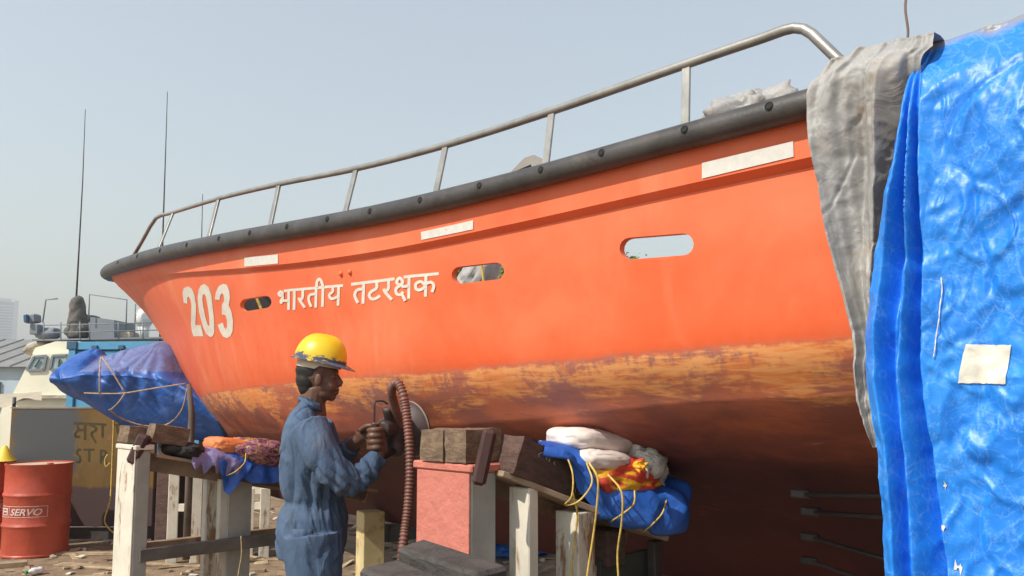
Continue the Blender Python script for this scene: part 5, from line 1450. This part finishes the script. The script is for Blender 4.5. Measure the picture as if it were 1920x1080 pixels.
strokes('g', [[(189, 843), (189, 869)], [(190, 844), (198, 847), (198, 854), (190, 857)], [(191, 857), (199, 869)]], .020)
M['brown_panel'] = pbr('brown_panel', (0.085, 0.045, 0.038), 0.8, var=0.35)  # uneven dark brown for the upright sheet behind the trestle
b0, b1 = place(287, 860, 9.2), place(420, 860, 9.2)
o = MB().box((0, 0, b0.z/2), (b1.x-b0.x, .06, b0.z), None, .005).build('brown_panel', M['brown_panel']); o.location = ((b0.x+b1.x)/2, 9.2, 0)
tag(o, 'dark brown sheet standing behind the cream trestle', 'panel')

# ---- boat bow under a blue cover
M['cover_blue'] = tarp_mat('faded_blue_cover', (0.012, 0.085, 0.36), (0.025, 0.125, 0.45), 0.45, 0.4, 5, None, .015, (0.12, 0.22, 0.52))
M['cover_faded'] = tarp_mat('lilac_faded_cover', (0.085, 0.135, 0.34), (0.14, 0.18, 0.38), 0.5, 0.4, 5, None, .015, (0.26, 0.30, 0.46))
CD = 7.9
topc = [(119, 697), (122, 680), (132, 666), (148, 657), (172, 654), (187, 668), (205, 664), (235, 652), (268, 644), (292, 641), (318, 654), (340, 682), (358, 705), (400, 735), (440, 760)]
botc = [(119, 703), (122, 716), (132, 731), (150, 743), (170, 750), (200, 768), (240, 790), (275, 801), (310, 809), (350, 815), (400, 822), (440, 825)]
crs = [(121, 703), (135, 706), (165, 704), (190, 702), (250, 701), (300, 704), (345, 713), (400, 745), (440, 780)]
cvr = empty('covered_boat', (place(250, 750, CD).x, CD, 0), 0, 'boat bow wrapped in a faded blue cover and lashed with rope', 'boat')
C0 = Vector(cvr.location)
def cov_row(u):
    zt = place(u, lerp_table(topc, u), CD+.15).z; zb = place(u, lerp_table(botc, u), CD-.25).z; zc = place(u, lerp_table(crs, u), CD-.55).z
    x = place(u, 700, CD).x; e = .75*min(1, max(.02, (u-118)/20))**.5
    prof = [(.55*e, zc-.05), (.40*e, zc+(zt-zc)*.55), (.15*e, zt), (-.18*e, zc+(zt-zc)*.62), (-.53*e, zc+.02), (-.55*e, zc-.04), (-.46*e, zc+(zb-zc)*.45), (-.22*e, zb), (.1*e, zb-.02), (.45*e, zc+(zb-zc)*.5)]
    pts = [Vector((x, CD+y, z)) for y, z in prof]
    out = []
    n = len(pts)
    for i in range(n):
        a, b, c, d_ = pts[i-1], pts[i], pts[(i+1) % n], pts[(i+2) % n]
        for k in range(9):
            t = k/9; q = .5*(2*b+(c-a)*t+(2*a-5*b+4*c-d_)*t*t+(-a+3*b-3*c+d_)*t**3)
            wr = .022*fbm(q*1.0, 1.8, 2)-.030*max(0, 1-abs(fbm(Vector((q.x*1.5+q.z, q.z*.5, q.y)), 2.0, 2))*7)
            ap = Vector((place(294, 641, CD).x, 0, place(294, 641, CD).z)); r_ = Vector((q.x, 0, q.z))-ap; an = math.atan2(r_.z, r_.x)
            wr += .022*math.sin(an*17+2*fbm(q, 2, 2))*min(1, r_.length*2)*(1 if q.z > ap.z-.55 else .3)+.5*crumple(q*.45, 1.0)
            out.append(q+Vector((0, -1, .3)).normalized()*wr*e)
    return out
us = [119.3+i*.5 for i in range(14)]+[126.5+i*1.3 for i in range(242)]
b = MB().rings([cov_row(u) for u in us]); rel(b, cvr)
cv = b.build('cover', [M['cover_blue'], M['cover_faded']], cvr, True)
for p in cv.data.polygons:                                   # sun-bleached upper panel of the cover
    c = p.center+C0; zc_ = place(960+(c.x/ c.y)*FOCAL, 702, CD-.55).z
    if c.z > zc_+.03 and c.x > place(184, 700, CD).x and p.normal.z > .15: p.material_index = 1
for du in (315, 390):
    x = place(du, 800, CD).x-C0.x
    rel_t = place(du, lerp_table(botc, du), CD).z
    MB().box((x, .15, (rel_t+.05)/2), (.14, .4, rel_t+.05), None, .01).build('stand', M['dark_timber'], cvr)
M['post_wood'] = pbr('grey_wood', (0.13, 0.10, 0.08), 0.85, var=0.3)
p0, p1 = place(354, 720, CD-.65), place(357, 835, CD-.65)
o = MB().tube([p1+Vector((0, 0, -1.0)), p1, (p0+p1)/2+Vector((.02, 0, 0)), p0], [.032, .032, .028, .02], 10).build('wooden_pole', M['post_wood'], None, True)
tag(o, 'grey wooden pole leaning at the end of the covered boat', 'pole')
def lash(pts, label, r=.007, mat='rope_tan'):
    return rope([(u, v, dd) for u, v, dd in pts], r, mat, label, 'lashings of the covered boat')
lash([(189, 670, CD-.45), (187, 700, CD-.62), (187, 738, CD-.62)], 'upright lashing at the nose of the blue covered boat')
lash([(191, 670, CD-.45), (207, 692, CD-.6), (234, 736, CD-.62)], 'slanting lashing on the blue boat cover')
lash([(158, 737, CD-.55), (195, 738, CD-.62), (234, 737, CD-.64), (290, 728, CD-.64), (349, 719, CD-.62)], 'level lashing round the blue boat cover')
lash([(234, 738, CD-.64), (222, 755, CD-.64), (206, 770, CD-.55)], 'short lashing below the knot on the blue boat cover')
lash([(205, 768, CD-.7), (225, 783, CD-.5), (265, 797, CD-.4), (310, 797, CD-.4), (340, 770, CD-.55), (352, 725, CD-.62)], 'long lashing along the lower edge of the blue boat cover')
rope([(200, 772, 8.6), (211, 778, 8.58), (213, 800, 8.58), (211, 850, 8.58), (209, 900, 8.56), (206, 940, 8.5), (196, 975, 8.45), (205, 992, 8.4), (215, 1000, 8.4)], .008, 'rope_yellow', 'bright yellow rope hanging down the painted panel')
rope([(202, 852, 8.58), (197, 862, 8.57), (199, 875, 8.57), (206, 868, 8.58)], .008, 'rope_yellow', 'small loop of yellow rope on the painted panel')

# ---- blue shipping container
M['cont_blue'] = pbr('container_blue', (0.080, 0.30, 0.50), 0.55, var=0.12, scale=2, bump=0.2, stain=(0.13, 0.22, 0.32), stain_lo=0.6, stain_hi=0.75, stain_scale=3)
M['cont_dark'] = pbr('container_fittings', (0.040, 0.105, 0.19), 0.6, var=0.2)
KD = 13.2
k0 = place(127, 640, KD); cw = 2.44; ch_ = k0.z
ct = empty('shipping_container', (k0.x+cw/2, KD, 0), RAD(-4), 'blue shipping container with lock rods behind the covered boat', 'container')
MB().box((0, 3.03, ch_/2+.06), (cw-.06, 5.98, ch_-.16), None, 0).build('body', M['cont_blue'], ct)
for x in (-cw/2+.06, cw/2-.06):
    MB().box((x, 0, ch_/2), (.12, .10, ch_-.26), None, .006).build('corner_post', M['cont_blue'], ct)
    for z in (.06, ch_-.065):
        MB().box((x, .02, z), (.175, .18, .13), None, .008).build('corner_casting', M['cont_dark'], ct)
MB().box((0, 0, ch_-.07), (cw-.26, .09, .13), None, .005).build('header', M['cont_blue'], ct)
MB().box((0, 0, .08), (cw-.26, .09, .14), None, .005).build('sill', M['cont_blue'], ct)
for sx in (-1, 1):
    dr = MB().box((sx*(cw/4-.045), .015, ch_/2), (cw/2-.17, .05, ch_-.32), None, .004).build('door', M['cont_blue'], ct)
    for f in (.18, .5, .82):
        MB().box((sx*(cw/4-.045), -.012, .15+(ch_-.3)*f), (cw/2-.22, .02, .22), None, .008).build('door_rib', M['cont_blue'], dr)
    for fx in (.27, .72):
        x = sx*(.03+fx*(cw/2-.2))
        MB().tube([(x, -.055, .1), (x, -.055, ch_-.08)], .017, 8).build('lock_rod', M['cont_dark'], dr, True)
        for z in (.16, .5*ch_, ch_-.2, ch_-.10):
            MB().box((x, -.05, z), (.10, .06, .07), None, .008).build('rod_keeper', M['cont_dark'], dr)
    for z in (.4, ch_*.5, ch_-.45):
        MB().box((sx*(cw/2-.13), -.045, z), (.13, .03, .06), None, .005).build('hinge', M['cont_dark'], dr)

# ---- grey and cream patrol ship beyond
M['ship_cream'] = pbr('ship_cream', (0.78, 0.74, 0.58), 0.55, var=0.08, scale=1, bump=0.15)
M['ship_grey'] = pbr('ship_grey', (0.19, 0.215, 0.245), 0.6, var=0.10, scale=1)
M['ship_glass'] = pbr('wheelhouse_glass', (0.28, 0.38, 0.38), 0.12, var=0.2, bump=0)
M['canvas'] = pbr('canvas_cover', (0.42, 0.38, 0.30), 0.85, var=0.3, scale=3, bump=0.8, bscale=6, bdist=.05)
M['gun_cover'] = pbr('dark_canvas', (0.115, 0.105, 0.095), 0.85, var=0.3, scale=3, bump=0.6, bscale=7, bdist=.04)
M['dome'] = pbr('radome_white', (0.72, 0.72, 0.68), 0.45, var=0.05, stain=(.08, .07, .06), stain_lo=.66, stain_hi=.70, stain_scale=3)
SD = 18.0
sh = empty('patrol_ship', (place(160, 700, SD).x, SD+2, 0), 0, 'cream and grey patrol ship with radar dome beyond the container', 'ship')
S0 = Vector(sh.location)
def sp_(u, v, dd=0.0): return place(u, v, SD+dd)-S0
# deckhouse: sloping front to the left
def prism(uvs, d0, d1):
    n = len(uvs); A = [sp_(u, v, d0) for u, v in uvs]; Bk = [Vector((a.x, a.y+(d1-d0), a.z)) for a in A]
    return MB().add(A+Bk, [tuple(range(n)), tuple(range(2*n-1, n-1, -1))]+[(i, (i+1) % n, n+(i+1) % n, n+i) for i in range(n)])
prism([(22, 742), (62, 664), (148, 660), (148, 742)], 0, 4).build('wheelhouse', M['ship_cream'], sh)
prism([(60, 664), (66, 652), (104, 640), (150, 640), (150, 660)], .1, 4).build('wheelhouse_roof', M['ship_cream'], sh)
prism([(14, 747), (22, 741), (150, 741), (150, 747)], -.15, 4).build('deck_edge', M['canvas'], sh)
prism([(-60, 960), (-8, 800), (10, 747), (150, 747), (150, 960)], 0, 4).build('hull_side', M['ship_cream'], sh)
for uvs in ([(50, 694), (64, 669), (87, 667), (82, 693)], [(94, 693), (99, 667), (127, 666), (127, 693)]):
    o = prism(uvs, -.03, .02).build('window', M['ship_glass'], sh)
    f = MB(); pts = [sp_(u, v, -.04) for u, v in uvs]
    for a_, c_ in zip(pts, pts[1:]+pts[:1]): f.bar(a_, c_, .05, .035, up=(0, 1, 0))
    f.build('window_frame', M['ship_grey'], o)
    a_, c_ = (pts[0]+pts[3])/2, (pts[1]+pts[2])/2
    MB().bar(a_+Vector((0, -.02, .06)), c_+Vector((0, -.02, -.08)), .02, .03, up=(0, 1, 0)).build('wiper', M['dark_steel'], o)
cvb = MB(); ell(cvb, sp_(82, 654, 1), (.30, .6, .16)); ell(cvb, sp_(95, 648, 1), (.26, .6, .14)); ell(cvb, sp_(68, 660, 1), (.18, .5, .10))
fuse(cvb, 'roof_canvas', M['canvas'], sh, .04, 2, lambda p, n: .03*fbm(p, 4, 3))
# upper platform, rails, fittings
prism([(60, 636), (60, 639), (330, 634), (330, 631)], .3, 3.5).build('platform', M['ship_grey'], sh)
for v in (605, 619):
    MB().tube([sp_(80, v+5, .3), sp_(330, v-1, .3)], .012, 6).build('platform_rail', M['ship_grey'], sh, True)
for u in (82, 114, 150, 168, 222, 268, 310):
    MB().tube([sp_(u, 637, .3), sp_(u, 604, .3)], .014, 6).build('stanchion', M['ship_grey'], sh, True)
sl = MB(); sl.box(sp_(62, 598, .8), (.26, .28, .20), Matrix.Rotation(RAD(-8), 3, 'Y'), .03); sl.build('searchlight', M['ship_grey'], sh)
MB().box(sp_(53, 598, .7), (.09, .26, .19), Matrix.Rotation(RAD(-8), 3, 'Y'), .02).build('searchlight_lens', M['cont_dark'], sh)
MB().box(sp_(68, 618, .8), (.20, .22, .24), None, .02).build('searchlight_base', M['ship_grey'], sh)
gcv = MB(); ell(gcv, sp_(145, 576, 1), (.18, .20, .29)); gcv.tube([sp_(146, 634, 1), sp_(145, 570, 1)], [.24, .17], 14); ell(gcv, sp_(134, 622, 1), (.16, .22, .13)); ell(gcv, sp_(158, 618, 1), (.16, .22, .15)); ell(gcv, sp_(174, 598, 1.2), (.2, .2, .10)); gcv.box(sp_(166, 612, 1.1), (.2, .2, .2))
fuse(gcv, 'gun_cover', M['gun_cover'], sh, .03, 2, lambda p, n: .025*fbm(p, 5, 3))
mb_ = MB(); ell(mb_, sp_(90, 628, 1), (.30, .25, .13)); mb_.box(sp_(95, 622, 1), (.35, .3, .18), None, .03); fuse(mb_, 'machinery', M['ship_grey'], sh, .03, 1)
prism([(169, 637), (169, 594), (214, 600), (214, 636)], .6, 1.6).build('equipment_box', M['ship_grey'], sh)
prism([(213, 635), (213, 622), (243, 622), (243, 635)], .8, 1.6).build('locker', M['canvas'], sh)
dm = MB(); ell(dm, sp_(270, 597, .8), (.21, .21, .245), None, 24); do = dm.build('radar_dome', M['dome'], sh, True)
MB().tube([sp_(270, 634, .8), sp_(270, 612, .8)], [.10, .13], 14).build('dome_pedestal', M['dome'], do, True)
for pts in ([(80, 605), (86, 562), (108, 560)], [(166, 600), (168, 552), (238, 562), (236, 620)], [(252, 632), (254, 570)]):
    MB().tube([sp_(u, v, .5) for u, v in pts], .016, 6).build('antenna_frame', M['ship_grey'], sh, True)
MB().tube([sp_(143, 560, 1.1), sp_(148, 470, 1.1), sp_(155, 340, 1.1), sp_(160, 205, 1.1)], [.022, .018, .013, .008], 6).build('whip_antenna', M['dark_steel'], sh, True)
MB().tube([sp_(300, 640, .6), sp_(306, 420, .6), sp_(310, 300, .6), sp_(314, 172, .6)], [.022, .018, .013, .008], 6).build('whip_antenna', M['dark_steel'], sh, True)
MB().tube([sp_(376, 640, .6), sp_(378, 450, .6), sp_(380, 364, .6)], [.016, .012, .008], 6).build('whip_antenna', M['dark_steel'], sh, True)
# beige awning at the left
M['awning'] = pbr('beige_awning', (0.42, 0.36, 0.26), 0.85, var=0.15)
aw = empty('awning', (place(20, 800, 15).x, 15, 0), 0, 'beige canvas awning on a pole at the left edge', 'awning')
rows = []
for j in range(9):
    row = []
    for i in range(15):
        u = -80+158*i/14; v = 752-18*j/8+(6 if j == 0 else 0)*math.sin(i)-(.02*(u-20))*(1-j/8)*6
        row.append(place(u, v, 14.2+1.6*j/8)-Vector(aw.location)+Vector((0, 0, -.05*math.sin(i/14*3.14))))
    rows.append(row)
MB().grid(rows).build('canvas', M['awning'], aw, True)
for u in (27, -60):
    q_ = place(u, 750, 14.25)-Vector(aw.location); MB().tube([(q_.x, q_.y, 0), (q_.x, q_.y, q_.z+.05)], .03, 8).build('pole', M['dark_steel'], aw, True)

# ---- shed and tower block far behind
M['roof_grey'] = pbr('shed_roof', (0.22, 0.22, 0.215), 0.8, var=0.12, scale=.6)
M['shed_blue'] = pbr('shed_wall', (0.42, 0.52, 0.58), 0.7, var=0.08, scale=.5)
M['shed_dark'] = pbr('shed_opening', (0.10, 0.17, 0.20), 0.8)
HD = 60.0
hs = empty('warehouse', (place(-150, 700, HD).x, HD, 0), 0, 'long grey roofed warehouse at the left behind the ship', 'warehouse')
xl, xr = -24.0, place(128, 700, HD).x-hs.location.x
zr0, zr1 = place(50, 688, HD).z, place(50, 637, HD+9).z
MB().box(((xl+xr)/2, 8, zr0/2), (xr-xl-.4, 15.6, zr0-.02), None, 0).build('wall', M['shed_blue'], hs)
rf = MB().add([(xl, -.4, zr0), (xr, -.4, zr0), (xr, 9, zr1), (xl, 9, zr1), (xr, 17, zr0), (xl, 17, zr0)], [(0, 1, 2, 3), (3, 2, 4, 5), (1, 4, 2), (0, 3, 5), (0, 5, 4, 1)]).build('roof', M['roof_grey'], hs)
for i in range(12):
    x = xr-1.0-i*1.6; MB().add([(x, -.42, zr0+.02), (x+.05, -.42, zr0+.02), (x+.05, 9, zr1+.02), (x, 9, zr1+.02), (x, -.42, zr0+.10), (x+.05, -.42, zr0+.10), (x+.05, 9, zr1+.10), (x, 9, zr1+.10)], [(4, 5, 6, 7), (0, 1, 5, 4), (0, 4, 7, 3), (1, 2, 6, 5)]).build('roof_seam', M['roof_grey'], rf)
for i in range(5):
    x = xr-2.2-i*4.2; MB().box((x, .12, zr0*.36), (2.6, .2, zr0*.72), None, 0).build('opening', M['shed_dark'], hs)
M['tower_white'] = pbr('tower_concrete', (0.60, 0.60, 0.58), 0.8, var=0.05, scale=.05, bump=0)
M['tower_glass'] = pbr('tower_glazing', (0.20, 0.25, 0.28), 0.35, var=0.15, scale=.2, bump=0)
TD = 900.0
tw = empty('tower_block', (place(2, 700, TD).x, TD, 0), RAD(32), 'pale high-rise tower block on the skyline at the far left', 'building')
th_ = place(15, 568, TD).z
MB().box((0, 0, th_/2), (22, 22, th_), None, 0).build('core', M['tower_glass'], tw)
fl_ = MB(); n = int(th_/3.2)
for i in range(n):
    z = 3.2*i+1.0
    fl_.box((0, -.0, z), (23.2, 23.2, 1.3))
fl_.build('balcony_bands', M['tower_white'], tw)['kind'] = 'stuff'
for sx, sy in ((-1, -1), (1, -1), (-1, 1), (1, 1)):
    MB().box((sx*10.6, sy*10.6, th_/2+1), (4.4, 4.4, th_+2), None, 0).build('corner_pier', M['tower_white'], tw)
MB().box((0, 0, th_+2), (12, 12, 5), None, 0).build('plant_room', M['tower_white'], tw)
# ================================================================== things on deck and beyond the boat
M['vent'] = pbr('vent_beige', (0.44, 0.42, 0.37), 0.6, var=0.12)
vc = place(990, 314, 3.75)
vt = empty('deck_ventilator', vc, RAD(135), 'small beige box ventilator behind the gunwale', 'ventilator')
q0 = [place(u, v, 3.7)-vc for u, v in ((956, 324), (983, 296), (1001, 290), (1018, 298), (1018, 400), (956, 400))]
Ri = Matrix.Rotation(RAD(-135), 3, 'Z')
A_ = [Ri @ p for p in q0]; Bk = [Ri @ (p+Vector((.10, .16, .0))) for p in q0]
n = len(A_)
MB().add(A_+Bk, [tuple(range(n)), tuple(range(2*n-1, n-1, -1))]+[(i, (i+1) % n, n+(i+1) % n, n+i) for i in range(n)]).build('housing', M['vent'], vt)
g1 = [Ri @ (place(u, v, 3.692)-vc) for u, v in ((961, 323), (996, 308), (996, 315), (961, 329))]
MB().add(g1, [(0, 1, 2, 3)]).build('grille', M['hole'], vt)
gbp = place(1405, 225, 2.95)
gbn = sack('grey_bundle', gbp, (.17, .14, .105), Matrix.Rotation(RAD(-18), 3, 'Y'), 'grey_tarp', 'crumpled grey tarpaulin bundle lying behind the gunwale near the blue tarpaulin', 11, .9, .34, 'bundle', None)
MB().box((0, 0, -.35), (.16, .12, .6), None, .01).build('stow_box', M['deck'], gbn)
# covered gear seen through the slots
g2 = place(892, 520, 5.6)
sack('canvas_bundle', g2, (.12, .2, .26), Matrix.Rotation(RAD(30), 3, 'Y'), 'grey_tarp', 'grey canvas bundle on deck seen through the middle slot', 12, .8, .25, 'bundle', None)
rope([(898, 480, 5.28), (903, 500, 5.28), (906, 520, 5.28), (908, 545, 5.28)], .010, 'rope_yellow', 'yellow strap round the canvas bundle behind the middle slot')
g3 = place(472, 572, 6.9)
o = MB().box((0, 0, 0), (.75, .4, .55), RAD(20), .03).build('dark_locker', M['dark_steel']); o.location = g3
tag(o, 'black locker on deck filling the view through the front slot', 'locker')
rope([(478, 552, 6.5), (486, 570, 6.5), (494, 590, 6.5)], .012, 'rope_yellow', 'yellow rope behind the front slot')
g4 = place(500, 568, 7.2)
o = MB().box((0, 0, 0), (.16, .2, .12), RAD(30), .02).build('grey_box', M['ship_grey']); o.location = g4
tag(o, 'small pale grey box on deck behind the front slot', 'box')

# trees beyond the boat, seen through its slots
M['bark'] = pbr('bark', (0.12, 0.085, 0.06), 0.9, var=0.3, bump=0.6)
def leaf_mat(name, a, b):
    m = NT(name); n = m.noise(1.2, 3, .6); m.color(m.mix(m.ramp(n, .3, .7), a, b)); m.rough(.6)
    m.b.inputs['Subsurface Weight'].default_value = 0.0
    return m.m
M['leaf'] = leaf_mat('leaves', (0.05, 0.085, 0.02), (0.13, 0.17, 0.04))
def tree(u, vtop, depth, spread, label, seed):
    random.seed(seed)
    b = place(u, 700, depth); H = place(u, vtop, depth).z
    t = empty('tree', (b.x, depth, 0), 0, label, 'tree', 'trees beyond the boat')
    tr_ = MB(); th = H*.45
    tr_.tube(spline([(0, 0, 0), (.1, .05, th*.5), (0, 0, th)], 4), [.22, .21, .2, .19, .18, .17, .16, .15, .14], 10)
    tips = []
    for k in range(9):
        a = k*2.4; L = random.uniform(.5, 1)*spread; z1 = random.uniform(.55, .92)*H
        e = Vector((math.cos(a)*L, math.sin(a)*L, z1)); tr_.tube(spline([(0, 0, th*random.uniform(.7, 1)), (e.x*.5, e.y*.5, (th+z1)/2+.2), e], 3), [.10, .09, .08, .07, .055, .04, .03], 6); tips.append(e)
    tr_.build('trunk', M['bark'], t, True)
    lf = MB()
    for e in tips:
        for _ in range(5):
            c = e+Vector((random.gauss(0, .45), random.gauss(0, .45), random.gauss(-.1, .32)))*spread*.5
            for _ in range(60):
                p = c+Vector((random.gauss(0, .3), random.gauss(0, .3), random.gauss(0, .22)))*spread*.45
                if p.z > H: p.z = H-random.random()*.2
                s_ = random.uniform(.06, .12); x = Vector((random.gauss(0, 1), random.gauss(0, 1), random.gauss(0, .6))).normalized(); y = x.orthogonal().normalized()
                lf.add([p-x*s_, p-y*s_*.45, p+x*s_, p+y*s_*.45], [(0, 1, 2, 3)])
    lf.build('crown', M['leaf'], t)
tree(862, 470, 13, 1.5, 'leafy tree seen through the left end of the middle slot', 3)
tree(948, 470, 13.5, 1.5, 'leafy tree seen through the right end of the middle slot', 8)
tree(1140, 452, 21, 1.2, 'leafy tree whose top shows in the corner of the right slot', 12)

# shaft struts under the hull by the tarpaulin, children of the hull
M['strut'] = pbr('strut_steel', (0.075, 0.066, 0.064), 0.5, metal=.3, var=0.3)
bi = boat.matrix_basis.inverted()
for (s_, h_, z_), (s2, h2, z2) in (((1.35, 1.20, 1.16), (.85, 1.30, 1.20)), ((1.38, 1.06, 1.08), (.85, 1.10, 1.10)), ((1.48, .86, .95), (1.0, .82, .86)), ((1.57, .68, .82), (1.1, .60, .70))):
    a_, c_ = Vector((s_, h_+.06, z_)), Vector((s2, h2+.06, z2))
    br = MB().box(a_, (.075, .025, .034), None, .006).build('strut_bracket', M['strut'], hull)
    MB().tube([a_+Vector((-.02, .01, 0)), c_+(c_-a_)*.5], .0085, 8).build('strut_rod', M['strut'], br, True)
# ================================================================== hazy air
hz = bpy.data.materials.new('haze_air'); hz.use_nodes = True
t_ = hz.node_tree; t_.nodes.clear()
o_ = t_.nodes.new('ShaderNodeOutputMaterial'); v_ = t_.nodes.new('ShaderNodeVolumePrincipled')
v_.inputs['Color'].default_value = (0.90, 0.92, 0.93, 1); v_.inputs['Density'].default_value = 0.0013; v_.inputs['Anisotropy'].default_value = 0.2
t_.links.new(v_.outputs[0], o_.inputs['Volume'])
b = MB().box((0, 0, 0), (6000, 6000, 142)); hzo = b.build('haze', hz); hzo.location = (0, 0, 69)
hzo['kind'] = 'stuff'; tag(hzo, 'pale dusty haze over the yard', 'haze', kind='stuff')
